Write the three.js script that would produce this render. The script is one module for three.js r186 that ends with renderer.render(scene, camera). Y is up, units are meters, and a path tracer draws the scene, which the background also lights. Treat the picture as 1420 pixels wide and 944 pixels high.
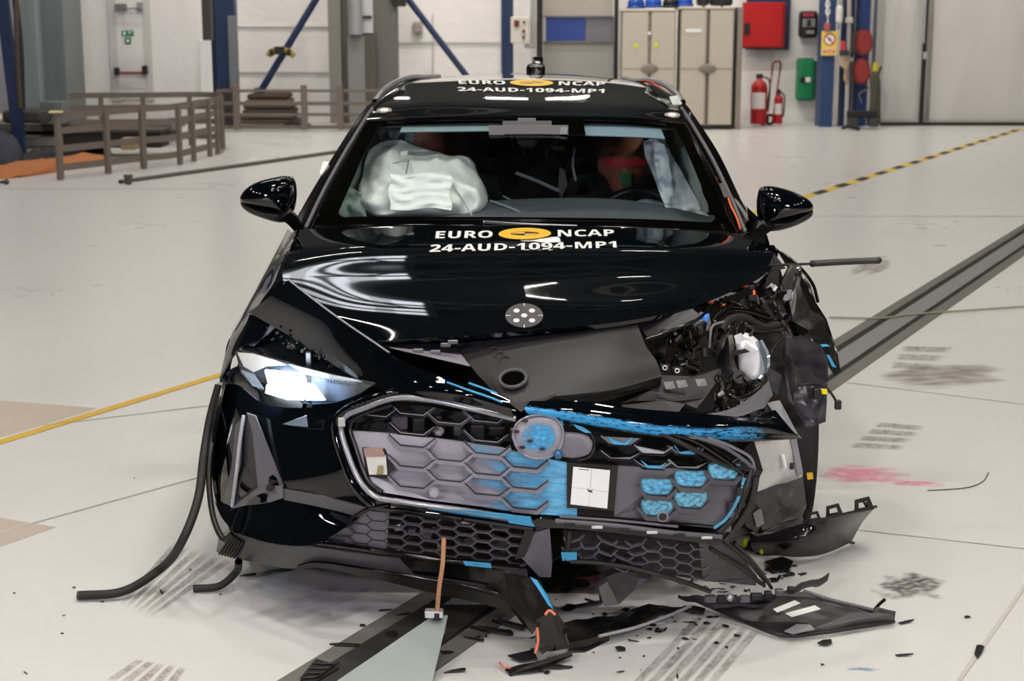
import * as THREE from 'three';
import { RoundedBoxGeometry } from 'three/addons/geometries/RoundedBoxGeometry.js';
import { mergeGeometries } from 'three/addons/utils/BufferGeometryUtils.js';
import { ImprovedNoise } from 'three/addons/math/ImprovedNoise.js';
import { MarchingCubes } from 'three/addons/objects/MarchingCubes.js';
import { RectAreaLightUniformsLib } from 'three/addons/lights/RectAreaLightUniformsLib.js';

// ---------------------------------------------------------------- camera, light, exposure
const scene = new THREE.Scene();
scene.background = new THREE.Color(0x000000);
const FOCAL = 2200, CAM_H = 1.72, PITCH = THREE.MathUtils.degToRad(11.6);
const camera = new THREE.PerspectiveCamera(2 * THREE.MathUtils.radToDeg(Math.atan(472 / FOCAL)), 1420 / 944, 0.1, 200);
camera.position.set(0, CAM_H, 0);
camera.rotation.set(-PITCH, 0, 0);
camera.focus = 4.7; camera.userData.fStop = 5.6;
scene.add(camera); camera.updateMatrixWorld(true);
const renderer = new THREE.WebGLRenderer();
renderer.toneMapping = THREE.LinearToneMapping;
renderer.toneMappingExposure = 0.76;
renderer.shadowMap.enabled = true;
RectAreaLightUniformsLib.init();
const LAMP = { intensity: 165, glow: 60, w: 0.28, l: 0.75, y: 8.0 };
const FLOOD = { intensity: 260, w: 0.55, h: 0.35 };

// ---------------------------------------------------------------- helpers
let seed = 7; const rnd = (a = 0, b = 1) => { seed = (seed * 16807) % 2147483647; return a + (b - a) * (seed / 2147483647); };
const noise = new ImprovedNoise();
const V = (x, y, z) => new THREE.Vector3(x, y, z);
const used = {};
function numbered(n) { const k = used[n] = (used[n] ?? -1) + 1; return k ? n + '_' + String(k).padStart(3, '0') : n; }
function mesh(name, geo, mat, parent, pos) {
  const m = new THREE.Mesh(geo, mat); m.name = parent ? name : numbered(name);
  if (pos) m.position.copy(pos); m.castShadow = m.receiveShadow = true; (parent ?? scene).add(m); return m;
}
function tag(o, label, category, group) { o.userData.label = label; o.userData.category = category; if (group) o.userData.group = group; return o; }
function thing(name, label, category, pos = V(0, 0, 0), group) {
  const g = new THREE.Group(); g.name = numbered(name); g.position.copy(pos); scene.add(g); return tag(g, label, category, group);
}
function struct(name, geo, mat, pos, parent) { const m = mesh(name, geo, mat, parent, pos); if (!parent) { m.name = name; m.userData.kind = 'structure'; } return m; }
const box = (w, h, d, r = 0.004) => new RoundedBoxGeometry(w, h, d, 1, Math.min(r, w * 0.45, h * 0.45, d * 0.45));
const cyl = (r1, r2, h, n = 20) => new THREE.CylinderGeometry(r1, r2, h, n);
const tubeG = (pts, r, seg = 24, n = 8, closed = false) => new THREE.TubeGeometry(new THREE.CatmullRomCurve3(pts, closed, 'centripetal'), seg, r, n, closed);
const std = (c, rough = 0.6, o = {}) => new THREE.MeshPhysicalMaterial({ color: c, roughness: rough, side: THREE.DoubleSide, ...o });
function canvasTex(w, h, draw) {
  const c = document.createElement('canvas'); c.width = w; c.height = h; draw(c.getContext('2d'), w, h);
  const t = new THREE.CanvasTexture(c); t.colorSpace = THREE.SRGBColorSpace; t.magFilter = THREE.LinearFilter; return t;
}
function noiseTex(n, f) {   // f(x, y) -> [r, g, b] 0..255, tiles
  const d = new Uint8Array(n * n * 4);
  for (let j = 0; j < n; j++) for (let i = 0; i < n; i++) { const c = f(i / n, j / n); d.set([c[0], c[1], c[2], 255], (j * n + i) * 4); }
  const t = new THREE.DataTexture(d, n, n); t.magFilter = THREE.LinearFilter; t.wrapS = t.wrapT = THREE.RepeatWrapping; t.needsUpdate = true; return t;
}
const tileNoise = (x, y, p, s) => { const a = noise.noise(x * p, y * p, s), b = noise.noise((x - 1) * p, y * p, s), c = noise.noise(x * p, (y - 1) * p, s), d = noise.noise((x - 1) * p, (y - 1) * p, s); return (a * (1 - x) + b * x) * (1 - y) + (c * (1 - x) + d * x) * y; };

// rays of the photograph -> points of the place at a known distance
const ray = (px, py) => V((px - 710) / FOCAL, (472 - py) / FOCAL, -1).applyEuler(camera.rotation);
const at = (px, py, z) => { const d = ray(px, py); return camera.position.clone().addScaledVector(d, z / -d.z); };
const onFloor = (px, py, y = 0) => { const d = ray(px, py); return camera.position.clone().addScaledVector(d, (y - CAM_H) / d.y); };

// surface with thickness from a function (u, v) -> point; u runs right, v runs down, outside faces the viewer
function shell(fn, nu, nv, th = 0.004) {
  const P = [], N = [], U = [], I = [], W = nu + 1, n = W * (nv + 1), e = 1e-3, a = V(), b = V();
  const pts = [], nor = [];
  for (let j = 0; j <= nv; j++) for (let i = 0; i <= nu; i++) {
    const u = i / nu, v = j / nv, u0 = Math.max(0, u - e), u1 = Math.min(1, u + e), v0 = Math.max(0, v - e), v1 = Math.min(1, v + e);
    a.copy(fn(u1, v)).sub(fn(u0, v)); b.copy(fn(u, v1)).sub(fn(u, v0));
    pts.push(fn(u, v).clone()); nor.push(b.clone().cross(a).normalize());
    U.push(u, 1 - v);
  }
  for (const s of [0, 1]) for (let k = 0; k < n; k++) { const p = pts[k].clone().addScaledVector(nor[k], -s * th), q = nor[k].clone().multiplyScalar(s ? -1 : 1); P.push(p.x, p.y, p.z); N.push(q.x, q.y, q.z); }
  for (let k = 0; k < n; k++) U.push(U[2 * k], U[2 * k + 1]);
  for (let j = 0; j < nv; j++) for (let i = 0; i < nu; i++) { const k = j * W + i; I.push(k, k + W, k + 1, k + 1, k + W, k + W + 1, n + k, n + k + 1, n + k + W, n + k + 1, n + k + W + 1, n + k + W); }
  const rim = []; for (let i = 0; i < nu; i++) rim.push(i); for (let j = 0; j < nv; j++) rim.push(j * W + nu); for (let i = nu; i > 0; i--) rim.push(nv * W + i); for (let j = nv; j > 0; j--) rim.push(j * W);
  const base = P.length / 3, m = rim.length, c = pts.reduce((s, p) => s.add(p), V()).multiplyScalar(1 / n);
  for (const k of rim) { const o = pts[k].clone().sub(c).normalize(); for (const s of [0, 1]) { const q = (s * n + k) * 3; P.push(P[q], P[q + 1], P[q + 2]); N.push(o.x, o.y, o.z); U.push(U[2 * k], U[2 * k + 1]); } }
  for (let k = 0; k < m; k++) { const p = base + 2 * k, q = base + 2 * ((k + 1) % m); I.push(p, q, p + 1, q, q + 1, p + 1); }
  const g = new THREE.BufferGeometry();
  g.setAttribute('position', new THREE.Float32BufferAttribute(P, 3)); g.setAttribute('normal', new THREE.Float32BufferAttribute(N, 3)); g.setAttribute('uv', new THREE.Float32BufferAttribute(U, 2)); g.setIndex(I);
  return g;
}
function crom(a, t) {   // Catmull-Rom through a list of Vector3
  const n = a.length - 1, x = Math.min(Math.max(t, 0), 1) * n, i = Math.min(Math.floor(x), n - 1), f = x - i;
  const p1 = a[i], p2 = a[i + 1], p0 = i > 0 ? a[i - 1] : p1.clone().multiplyScalar(2).sub(p2), p3 = i < n - 1 ? a[i + 2] : p2.clone().multiplyScalar(2).sub(p1);
  const f2 = f * f, f3 = f2 * f;
  return V().addScaledVector(p0, -0.5 * f3 + f2 - 0.5 * f).addScaledVector(p1, 1.5 * f3 - 2.5 * f2 + 1).addScaledVector(p2, -1.5 * f3 + 2 * f2 + 0.5 * f).addScaledVector(p3, 0.5 * f3 - 0.5 * f2);
}
const surf = (rows) => (u, v) => crom(rows.map((r) => crom(r, u)), v);
// flat-shaded plate of the outline pts (any triangulable 2D list p[0], p[1]) mapped to 3D, thickness along dir, optional crumpling
function plate(map, pts, th, dir, sub = 0, amp = 0, freq = 9) {
  const two = pts.map((p) => new THREE.Vector2(p[0], -p[1])); if (THREE.ShapeUtils.area(two) < 0) { pts = pts.slice().reverse(); two.reverse(); }
  let tri = THREE.ShapeUtils.triangulateShape(two, []).map((t) => t.map((i) => map(pts[i])));
  for (let k = 0; k < sub; k++) tri = tri.flatMap(([a, b, c]) => { const ab = a.clone().lerp(b, 0.5), bc = b.clone().lerp(c, 0.5), ca = c.clone().lerp(a, 0.5); return [[a, ab, ca], [ab, b, bc], [ca, bc, c], [ab, bc, ca]]; });
  const f = (p) => amp ? p.clone().addScaledVector(dir, amp * (noise.noise(p.x * freq + 3.1, p.y * freq, p.z * freq + 1.7) + 0.5 * noise.noise(p.x * freq * 2.3, p.y * freq * 2.3 + 5, p.z * freq * 2.3))) : p.clone();
  const P = [], U = []; const put = (...q) => { for (const p of q) { P.push(p.x, p.y, p.z); U.push(p.x, Math.abs(dir.y) > 0.5 ? p.z : p.y); } };
  const edge = new Map(), key = (p) => p.x.toFixed(5) + ',' + p.y.toFixed(5) + ',' + p.z.toFixed(5);
  for (const t of tri) for (let i = 0; i < 3; i++) { const a = t[i], b = t[(i + 1) % 3], k = key(b) + '|' + key(a); if (edge.has(k)) edge.delete(k); else edge.set(key(a) + '|' + key(b), [a, b]); }
  const off = dir.clone().multiplyScalar(th);
  for (const t of tri) { const q = t.map(f); put(q[0], q[1], q[2]); const r = q.map((p) => p.clone().add(off)); put(r[0], r[2], r[1]); }
  for (const [a, b] of edge.values()) { const p = f(a), q = f(b), r = p.clone().add(off), s = q.clone().add(off); put(p, r, q, q, r, s); }
  const g = new THREE.BufferGeometry(); g.setAttribute('position', new THREE.Float32BufferAttribute(P, 3)); g.setAttribute('uv', new THREE.Float32BufferAttribute(U, 2)); g.computeVertexNormals(); return g;
}
// closed rounded body: outline (Vector3 list, about one plane), bulging by front / back along axis
function dome(pts, front, back, axis = V(0, 0, 1), rings = 7, bump = 0, pw = 1) {
  const curve = new THREE.CatmullRomCurve3(pts, true, 'centripetal'), n = 48, out = curve.getSpacedPoints(n).slice(0, n), c = out.reduce((s, p) => s.add(p), V()).multiplyScalar(1 / n);
  const P = [], I = [], U = [], rows = [];
  for (let k = -rings; k <= rings; k++) { const a = (k / rings) * Math.PI / 2; rows.push([Math.pow(Math.cos(a), pw), Math.sin(a) * (k > 0 ? front : back)]); }
  rows.forEach(([r, z], k) => out.forEach((p, i) => {
    const q = c.clone().lerp(p, Math.max(r, 1e-3)).addScaledVector(axis, z);
    if (bump) q.addScaledVector(axis, bump * r * noise.noise(q.x * 9, q.y * 9, q.z * 9 + 2) + bump * 0.5 * noise.noise(q.x * 21, q.y * 21, 4));
    P.push(q.x, q.y, q.z); U.push(i / n, k / rows.length);
  }));
  for (let k = 0; k < rows.length - 1; k++) for (let i = 0; i < n; i++) { const a = k * n + i, b = k * n + (i + 1) % n; I.push(a, a + n, b, b, a + n, b + n); }
  const g = new THREE.BufferGeometry(); g.setAttribute('position', new THREE.Float32BufferAttribute(P, 3)); g.setAttribute('uv', new THREE.Float32BufferAttribute(U, 2)); g.setIndex(I); g.computeVertexNormals(); return g;
}
// continuous body from tapered bones [a, b, ra, rb]
function bodyG(bones, res = 56, k = 0.03) {
  const bb = new THREE.Box3(); for (const [a, b, ra, rb] of bones) { const r = Math.max(ra, rb) + 0.05; bb.expandByPoint(a.clone().addScalar(r)).expandByPoint(a.clone().addScalar(-r)).expandByPoint(b.clone().addScalar(r)).expandByPoint(b.clone().addScalar(-r)); }
  const c = bb.getCenter(V()), s = bb.getSize(V()), half = Math.max(s.x, s.y, s.z) / 2, mc = new MarchingCubes(res, new THREE.MeshStandardMaterial(), false, false, 60000);
  const p = V(), ab = V(), ap = V();
  for (let z = 0; z < res; z++) for (let y = 0; y < res; y++) for (let x = 0; x < res; x++) {
    p.set(x - res / 2, y - res / 2, z - res / 2).multiplyScalar(half / (res / 2)).add(c); let d = 1e3;
    for (const [a, b, ra, rb] of bones) { ab.copy(b).sub(a); ap.copy(p).sub(a); const t = Math.min(1, Math.max(0, ap.dot(ab) / Math.max(ab.lengthSq(), 1e-9))), e = ap.addScaledVector(ab, -t).length() - (ra + (rb - ra) * t), h = Math.max(0, 1 - Math.abs(d - e) / k); d = Math.min(d, e) - h * h * k / 4; }
    mc.field[x + y * res + z * res * res] = -d / half;
  }
  mc.isolation = 0; mc.update();
  const g = new THREE.BufferGeometry(), n = mc.count, P = Float32Array.from(mc.positionArray.slice(0, n * 3)), N = Float32Array.from(mc.normalArray.slice(0, n * 3));
  for (let i = 0; i < n; i++) { P[3 * i] = P[3 * i] * half + c.x; P[3 * i + 1] = P[3 * i + 1] * half + c.y; P[3 * i + 2] = P[3 * i + 2] * half + c.z; }
  g.setAttribute('position', new THREE.BufferAttribute(P, 3)); g.setAttribute('normal', new THREE.BufferAttribute(N, 3)); g.computeVertexNormals(); return g;
}

// ---------------------------------------------------------------- materials
const M = {
  paint: std(0x03060a, 0.03, { ior: 1.55, specularIntensity: 1 }),
  gloss: std(0x070708, 0.12), trim: std(0x0d0d0e, 0.42), plastic: std(0x19191b, 0.5), plasticGrey: std(0x5a595f, 0.42), cover: std(0x2b2a2c, 0.55),
  rubber: std(0x161617, 0.65), tyre: std(0x1a191b, 0.7), foam: std(0x343436, 0.7), fabricDark: std(0x131418, 0.9),
  grillePlate: std(0xa09daa, 0.28), chevron: std(0x7d7b86, 0.3), grilleBar: std(0x131316, 0.22), satin: std(0x8d8d96, 0.3, { metalness: 0.6 }), chrome: std(0xc9ccd0, 0.12, { metalness: 1 }), alu: std(0xb9bcc2, 0.35, { metalness: 0.85 }),
  silver: std(0xd8d8dc, 0.28, { metalness: 0.7 }), bagWhite: std(0xe9eeec, 0.85), bagPanel: std(0xf6f8fa, 0.8), bagBlue: std(0xcdd6e2, 0.85),
  glass: new THREE.MeshPhysicalMaterial({ color: 0xf0f6f4, roughness: 0.0, transmission: 1, thickness: 0, ior: 1.5, side: THREE.DoubleSide }),
  lens: new THREE.MeshPhysicalMaterial({ color: 0xffffff, roughness: 0.0, transmission: 1, thickness: 0, ior: 1.45, side: THREE.DoubleSide }),
  frit: std(0x030303, 0.08), blueScuff: std(0x3c97c6, 0.5), white: std(0xe6e6e6, 0.6), orange: std(0xe8662a, 0.5), red: std(0xa9121a, 0.4), yellow: std(0xf0c419, 0.5), green: std(0x0b8a52, 0.45),
  navy: std(0x142a50, 0.5), wallPaint: std(0xdcdad8, 0.8), steelGrey: std(0x6f7170, 0.55), steelDark: std(0x3a3836, 0.6), steelLight: std(0x9a9c9e, 0.4, { metalness: 0.3 }), fence: std(0x6e655c, 0.75), blackish: std(0x171615, 0.6),
  cabinet: std(0xb9b1a4, 0.6), cabinetHandle: std(0x7c766e, 0.5), dummySkin: std(0x7a3f2e, 0.6), wood: std(0xb98d63, 0.7), copper: std(0xc08a66, 0.5),
};

// ---------------------------------------------------------------- the hall
const HX0 = -13, HX1 = 15, HZ0 = -26.4, HZ1 = 9, HH = 8.6;
function floorUV(g, k = 1) { const p = g.attributes.position, u = []; for (let i = 0; i < p.count; i++) u.push(p.getX(i) * k, p.getZ(i) * k); g.setAttribute('uv', new THREE.Float32BufferAttribute(u, 2)); return g; }
const floorMap = noiseTex(512, (x, y) => {
  const n = 0.35 * tileNoise(x, y, 3, 1.3) + 0.3 * tileNoise(x, y, 9, 4.1) + 0.12 * tileNoise(x, y, 60, 8.2) + 0.1 * tileNoise(x, y, 140, 3.3), st = 0.0 * Math.max(0, tileNoise(x * 1, y * 1, 14, 7.7) - 0.42);
  const k = 1 + 0.02 * n - 0.12 * st; return [Math.min(255, 208 * k), Math.min(255, 207 * k - 6 * st), Math.min(255, 206 * k - 14 * st)];
});
floorMap.colorSpace = THREE.SRGBColorSpace;
const floorRough = noiseTex(256, (x, y) => { const n = 95 + 14 * tileNoise(x, y, 5, 2.2) + 6 * tileNoise(x, y, 23, 6.2); return [n, n, n]; });
const floorMat = new THREE.MeshPhysicalMaterial({ map: floorMap, roughness: 0.8, roughnessMap: floorRough, ior: 1.45 });
floorMap.repeat.set(0.22, 0.22); floorRough.repeat.set(0.31, 0.31);
{ const g = new THREE.BoxGeometry(HX1 - HX0 + 0.4, 0.3, HZ1 - HZ0 + 0.4); g.translate((HX0 + HX1) / 2, -0.15, (HZ0 + HZ1) / 2); struct('floor', floorUV(g), floorMat); }
const wallMap = noiseTex(256, (x, y) => { const n = 1 + 0.03 * tileNoise(x, y, 3, 1) + 0.03 * tileNoise(x, y, 17, 5); return [232 * n, 229 * n, 228 * n]; });
wallMap.colorSpace = THREE.SRGBColorSpace; wallMap.repeat.set(6, 2);
const wallMat = new THREE.MeshPhysicalMaterial({ map: wallMap, roughness: 0.8 });
const darkWall = std(0x1a1b1d, 0.85), roofMat = std(0x232427, 0.85);
struct('wall_back', new THREE.BoxGeometry(HX1 - HX0 + 0.6, 3.4, 0.3), wallMat, V((HX0 + HX1) / 2, 1.7, HZ0 - 0.15));
struct('wall_back_upper', new THREE.BoxGeometry(HX1 - HX0 + 0.6, HH - 3.4, 0.3), std(0x1f2124, 0.85), V((HX0 + HX1) / 2, (HH + 3.4) / 2, HZ0 - 0.15));
struct('wall_left', new THREE.BoxGeometry(0.3, HH, HZ1 - HZ0), std(0x2c2d31, 0.85), V(HX0 - 0.15, HH / 2, (HZ0 + HZ1) / 2));
struct('wall_right', new THREE.BoxGeometry(0.3, HH, HZ1 - HZ0), std(0x2c2d31, 0.85), V(HX1 + 0.15, HH / 2, (HZ0 + HZ1) / 2));
struct('wall_front', new THREE.BoxGeometry(HX1 - HX0 + 0.6, HH, 0.3), darkWall, V((HX0 + HX1) / 2, HH / 2, HZ1 + 0.15));
struct('ceiling', new THREE.BoxGeometry(HX1 - HX0 + 0.6, 0.2, HZ1 - HZ0 + 0.6), roofMat, V((HX0 + HX1) / 2, HH + 0.1, (HZ0 + HZ1) / 2));
for (let i = 0; i < 6; i++) {   // roof trusses
  const z = -23 + i * 5.6, g = [];
  for (const y of [HH - 0.12, HH - 0.9]) { const b = new THREE.BoxGeometry(HX1 - HX0, 0.12, 0.12); b.translate((HX0 + HX1) / 2, y, z); g.push(b); }
  for (let k = 0; k < 28; k++) { const a = new THREE.BoxGeometry(0.06, 1.0, 0.06); a.rotateZ(k % 2 ? 0.8 : -0.8); a.translate(HX0 + 0.5 + k, HH - 0.5, z); g.push(a); }
  const t = struct('roof_truss_' + (i + 1), mergeGeometries(g), M.steelDark); t.userData.kind = 'structure';
}
const lampBody = std(0x55575a, 0.5, { metalness: 0.5 }), lampGlow = new THREE.MeshStandardMaterial({ color: 0x222222, emissive: 0xfffaf0, emissiveIntensity: LAMP.glow });
const ROWS = [[-23.5, 0.5], [-19.7, 0.7], [-12.2, 0.4], [-5.6, 0], [-1.2, 0], [3.5, 0]], COLS = [-8.6, -3.0, 0.3, 2.3, 8.2];
ROWS.forEach(([z, tilt], j) => COLS.forEach((x, i) => {
  const t = thing('ceiling_lamp', ['leftmost', 'second', 'middle', 'fourth', 'rightmost'][i] + ' high bay lamp in the ' + ['rearmost', 'fifth', 'fourth', 'third', 'second', 'front'][j] + ' row under the dark roof', 'lamp', V(x, LAMP.y, z), 'high bay lamps under the roof'), hd = new THREE.Group(); hd.name = 'lamp_head'; hd.rotation.x = tilt; t.add(hd);
  mesh('housing', box(LAMP.l + 0.1, 0.1, LAMP.w + 0.1, 0.02), lampBody, hd, V(0, 0.08, 0)); mesh('diffuser', new THREE.BoxGeometry(LAMP.l, 0.03, LAMP.w), lampGlow, hd, V(0, 0.02, 0));
  for (const s of [-0.3, 0.3]) mesh('cable', cyl(0.01, 0.01, HH - LAMP.y - 0.08, 6), M.steelDark, t, V(s, (HH - LAMP.y - 0.08) / 2 + 0.08, 0));
  const l = new THREE.RectAreaLight(0xfff6e9, LAMP.intensity, LAMP.l, LAMP.w); l.position.set(0, -0.01, 0); l.rotation.x = -Math.PI / 2; l.name = 'lamp_light'; hd.add(l);
}));
for (const [x, l] of [[-3.6, 'left'], [3.4, 'right']]) {   // flood lamps on stands behind the photographer
  const t = thing('flood_lamp', 'flood lamp on a tripod stand behind the photographer, ' + l + ' of the two', 'lamp', V(x, 0, 2.4)), hd = new THREE.Group(); hd.name = 'lamp_head'; hd.position.set(0, 3.1, 0); t.add(hd); hd.lookAt(V(0.2, 0.3, -4.4));
  mesh('pole', cyl(0.02, 0.025, 3.0, 12), M.steelGrey, t, V(0, 1.5, 0)); for (let i = 0; i < 3; i++) mesh('leg', tubeG([V(0, 0.7, 0), V(Math.cos(i * 2.1) * 0.5, 0.02, Math.sin(i * 2.1) * 0.5)], 0.014, 2, 6), M.steelGrey, t);
  mesh('housing', box(FLOOD.w + 0.08, FLOOD.h + 0.08, 0.12, 0.02), M.steelDark, hd, V(0, 0, -0.07)); mesh('diffuser', new THREE.BoxGeometry(FLOOD.w, FLOOD.h, 0.02), lampGlow, hd, V(0, 0, 0));
  const rl = new THREE.RectAreaLight(0xf8f4ff, FLOOD.intensity, FLOOD.w, FLOOD.h); rl.position.set(0, 0, 0.015); rl.rotation.y = Math.PI; rl.name = 'flood_light'; hd.add(rl);
}
for (const [x, l] of [[-2.5, 'left'], [-0.1, 'middle'], [1.0, 'right']]) {
  const t = thing('wall_lamp', 'strip lamp high on the dark upper rear wall, the ' + l + ' of three', 'lamp', V(x, 6.25, HZ0)); mesh('housing', box(0.8, 0.12, 0.1, 0.02), lampBody, t, V(0, 0, 0.055)); mesh('diffuser', box(0.74, 0.07, 0.03, 0.01), lampGlow, t, V(0, 0, 0.115)); const l2 = new THREE.RectAreaLight(0xfffaf0, 60, 0.74, 0.07); l2.position.z = 0.14; l2.rotation.y = Math.PI; l2.name = 'lamp_light'; t.add(l2);
}
// daylight panes in the roof, in a grid of glazing bars
{
  const x0 = -5.3, z0 = -18.4, W = 0.62, D = 0.62, pane = new THREE.MeshStandardMaterial({ color: 0x222222, emissive: 0xf2f6ff, emissiveIntensity: 2.3 }), w = new THREE.Group(); w.name = 'window_1'; w.userData.kind = 'structure'; scene.add(w);
  for (let i = 0; i < 6; i++) for (let j = 0; j < 4; j++) mesh('pane', new THREE.BoxGeometry(W * 0.6, 0.03, D * 0.75), pane, w, V(x0 + W * i, HH - 0.06, z0 + j * D * 1.25));
  for (let i = 0; i < 7; i++) mesh('glazing_bar', new THREE.BoxGeometry(0.06, 0.08, 3.2), M.steelDark, w, V(x0 + W * (i - 0.5), HH - 0.05, z0 + 1.15));
  for (let j = 0; j < 4; j++) { const l = new THREE.RectAreaLight(0xf2f6ff, 3.6, W * 5.7, D * 0.8); l.position.set(x0 + W * 2.5, HH - 0.1, z0 + j * D * 1.25); l.rotation.x = -Math.PI / 2; l.name = 'daylight'; w.add(l); }
}
struct('floor_pit_cover', new THREE.BoxGeometry(14, 0.004, 9), std(0x242427, 0.6), V(0, 0.002, 3.1));
// ---- floor marks (thin paint, tape and stains lying on the floor)
function decal(name, corners, tex, label, cat, o = {}, lift = 0.0012) {   // corners TL TR BR BL as floor pixels
  const [a, b, c, d] = corners.map(([x, y]) => onFloor(x, y, 0)), g = shell((u, v) => a.clone().lerp(b, u).lerp(d.clone().lerp(c, u), v).setY(lift), 6, 6, 0.0008);
  const m = mesh(name, g, tex.isTexture ? new THREE.MeshPhysicalMaterial({ map: tex, transparent: true, roughness: 0.7, ...o }) : tex); return tag(m, label, cat);
}
const strip = (name, p, q, w, mat, label, cat) => {   // straight tape from floor pixel p to q, w metres wide
  const a = onFloor(...p), b = onFloor(...q), n = b.clone().sub(a).normalize().cross(V(0, 1, 0)).multiplyScalar(w / 2);
  const g = shell((u, v) => a.clone().lerp(b, u).addScaledVector(n, 1 - 2 * v).setY(0.0015), 8, 1, 0.001); const m = mesh(name, g, mat); return label ? tag(m, label, cat) : m;
};
strip('floor_line', [-620, 803], [420, 485], 0.055, std(0xc9a53c, 0.6), 'thin yellow line painted on the floor left of the black car', 'floor line');
{
  const t = thing('warning_tape', 'black and yellow striped floor tape running behind the right door mirror', 'tape');
  const a = onFloor(1040, 297.5), b = onFloor(1416, 178.5), n = b.clone().sub(a).normalize().cross(V(0, 1, 0)).multiplyScalar(0.055), N = 33;
  for (let i = 0; i < N; i++) { const p = a.clone().lerp(b, i / N), q = a.clone().lerp(b, (i + 1) / N); mesh('stripe', shell((u, v) => p.clone().lerp(q, u).addScaledVector(n, 1 - 2 * v).addScaledVector(q.clone().sub(p), 0.25 * (v - 0.5)).setY(0.0015), 1, 1, 0.001), i % 2 ? M.blackish : std(0xd8b93a, 0.6), t); }
}
const patchMat = std(0xb1a69b, 0.75);
const seamMat = std(0xb9b6b0, 0.8);
for (const [p, q, w] of [[[310, 560], [60, 590], 0.012], [[-400, 849], [300, 655], 0.012], [[1190, 735], [1430, 762], 0.01], [[1170, 530], [1430, 562], 0.01], [[300, 262], [0, 262], 0.02], [[1060, 300], [1430, 300], 0.02], [[1330, 944], [1430, 800], 0.012]]) { const m = strip('floor_seam', p, q, w, seamMat); m.name = m.name; m.userData.kind = 'structure'; }
for (const [c, l] of [[[[-420, 536], [0, 555], [134, 566], [-420, 735]], 'brownish worn floor patch above the yellow line at the left edge'], [[[-420, 680], [0, 718], [78, 731], [-420, 905]], 'brownish worn floor patch below the yellow line at the left edge']]) decal('floor_patch', c, patchMat, l, 'floor patch');
const sm = (a, b, x) => { const t = Math.min(1, Math.max(0, (x - a) / (b - a))); return t * t * (3 - 2 * t); };
function alphaTex(w, h, col, f) {   // f(x, y) in 0..1 -> opacity
  const d = new Uint8Array(w * h * 4); for (let j = 0; j < h; j++) for (let i = 0; i < w; i++) d.set([col[0], col[1], col[2], Math.max(0, Math.min(255, 255 * f(i / w, j / h)))], (j * w + i) * 4);
  const t = new THREE.DataTexture(d, w, h); t.magFilter = THREE.LinearFilter; t.colorSpace = THREE.SRGBColorSpace; t.needsUpdate = true; return t;
}
const treadTex = (c, n, s) => alphaTex(200, 160, c.split(',').map(Number), (x, y) => {
  const r = (y * n) % 1, e = sm(0, 0.15, x) * sm(1, 0.75, x) * sm(0, 0.05, y) * sm(1, 0.95, y), k = noise.noise(x * 5, y * 5, s) * 0.5 + 0.5, k2 = noise.noise(x * 24, y * 18, s) * 0.5 + 0.5;
  return e * sm(0.1, 0.25, r) * sm(0.95, 0.7, r) * (0.05 + 0.42 * k * k2);
});
const blotTex = (c, s, n = 60, st = 1) => alphaTex(160, 80, c.split(',').map(Number), (x, y) => {
  const d = Math.hypot((x - 0.5) * 2, (y - 0.5) * 2), e = sm(1, 0.35, d + 0.5 * noise.noise(x * 4 / st, y * 5, s));
  return e * (0.12 + 0.009 * Math.min(n, 60) * (0.5 + 0.9 * noise.noise(x * 10 / st, y * 13, s * 1.7)));
});
decal('tyre_print', [[330, 775], [205, 862], [160, 842], [240, 748]], treadTex('120,104,98', 6, 11), 'faint tyre tread print on the floor beside the long rubber strip', 'tyre print');
decal('tyre_print', [[262, 925], [235, 965], [140, 944], [190, 912]], treadTex('130,112,100', 5, 23), 'faint brown tyre tread print at the bottom left of the floor', 'tyre print');
decal('tyre_print', [[1060, 872], [960, 990], [850, 970], [970, 846]], treadTex('120,116,108', 6, 31), 'grey tyre tread print in front of the broken bumper corner', 'tyre print');
decal('tyre_print', [[1218, 584], [1288, 590], [1254, 626], [1172, 622]], treadTex('92,84,70', 4, 41), 'dark blocky tyre print on the floor right of the dangling connector', 'tyre print');
decal('tyre_print', [[1250, 478], [1330, 480], [1290, 516], [1230, 512]], treadTex('120,110,98', 3, 57), 'pale tyre print on the floor beside the guide rail', 'tyre print');
decal('floor_stain', [[1208, 792], [1316, 792], [1312, 838], [1206, 832]], blotTex('86,84,78', 77, 46), 'grey oily smear on the floor right of the broken bumper', 'stain');
decal('floor_stain', [[1128, 640], [1262, 648], [1262, 676], [1128, 672]], blotTex('236,160,182', 91, 60, 1.6), 'pink coolant stain on the floor behind the flattened tyre', 'stain');
decal('floor_stain', [[1230, 664], [1312, 668], [1312, 676], [1230, 674]], blotTex('230,140,165', 95, 40, 1.6), 'thin pink streak at the end of the coolant stain', 'stain');
decal('floor_stain', [[762, 784], [860, 790], [850, 830], [752, 820]], blotTex('225,150,185', 99, 50, 1.4), 'pink coolant splash under the torn bumper centre', 'stain');
decal('floor_stain', [[1170, 924], [1226, 926], [1222, 932], [1168, 930]], blotTex('70,140,190', 103, 30, 1.2), 'small blue paint mark on the floor in the bottom right', 'stain');
decal('floor_stain', [[1170, 366], [1240, 350], [1250, 372], [1180, 392]], blotTex('150,140,126', 107, 20, 1.5), 'faint brown smudge on the floor behind the gas strut', 'stain');
decal('floor_stain', [[1230, 500], [1400, 500], [1400, 540], [1200, 545]], blotTex('140,130,120', 111, 26, 1.8), 'wide faint scuff on the floor right of the guide rail end', 'stain');
decal('floor_stain', [[300, 850], [470, 800], [560, 830], [430, 880]], blotTex('150,140,160', 113, 10, 2.2), 'faint damp mark on the floor in front of the intact bumper corner', 'stain');

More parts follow.
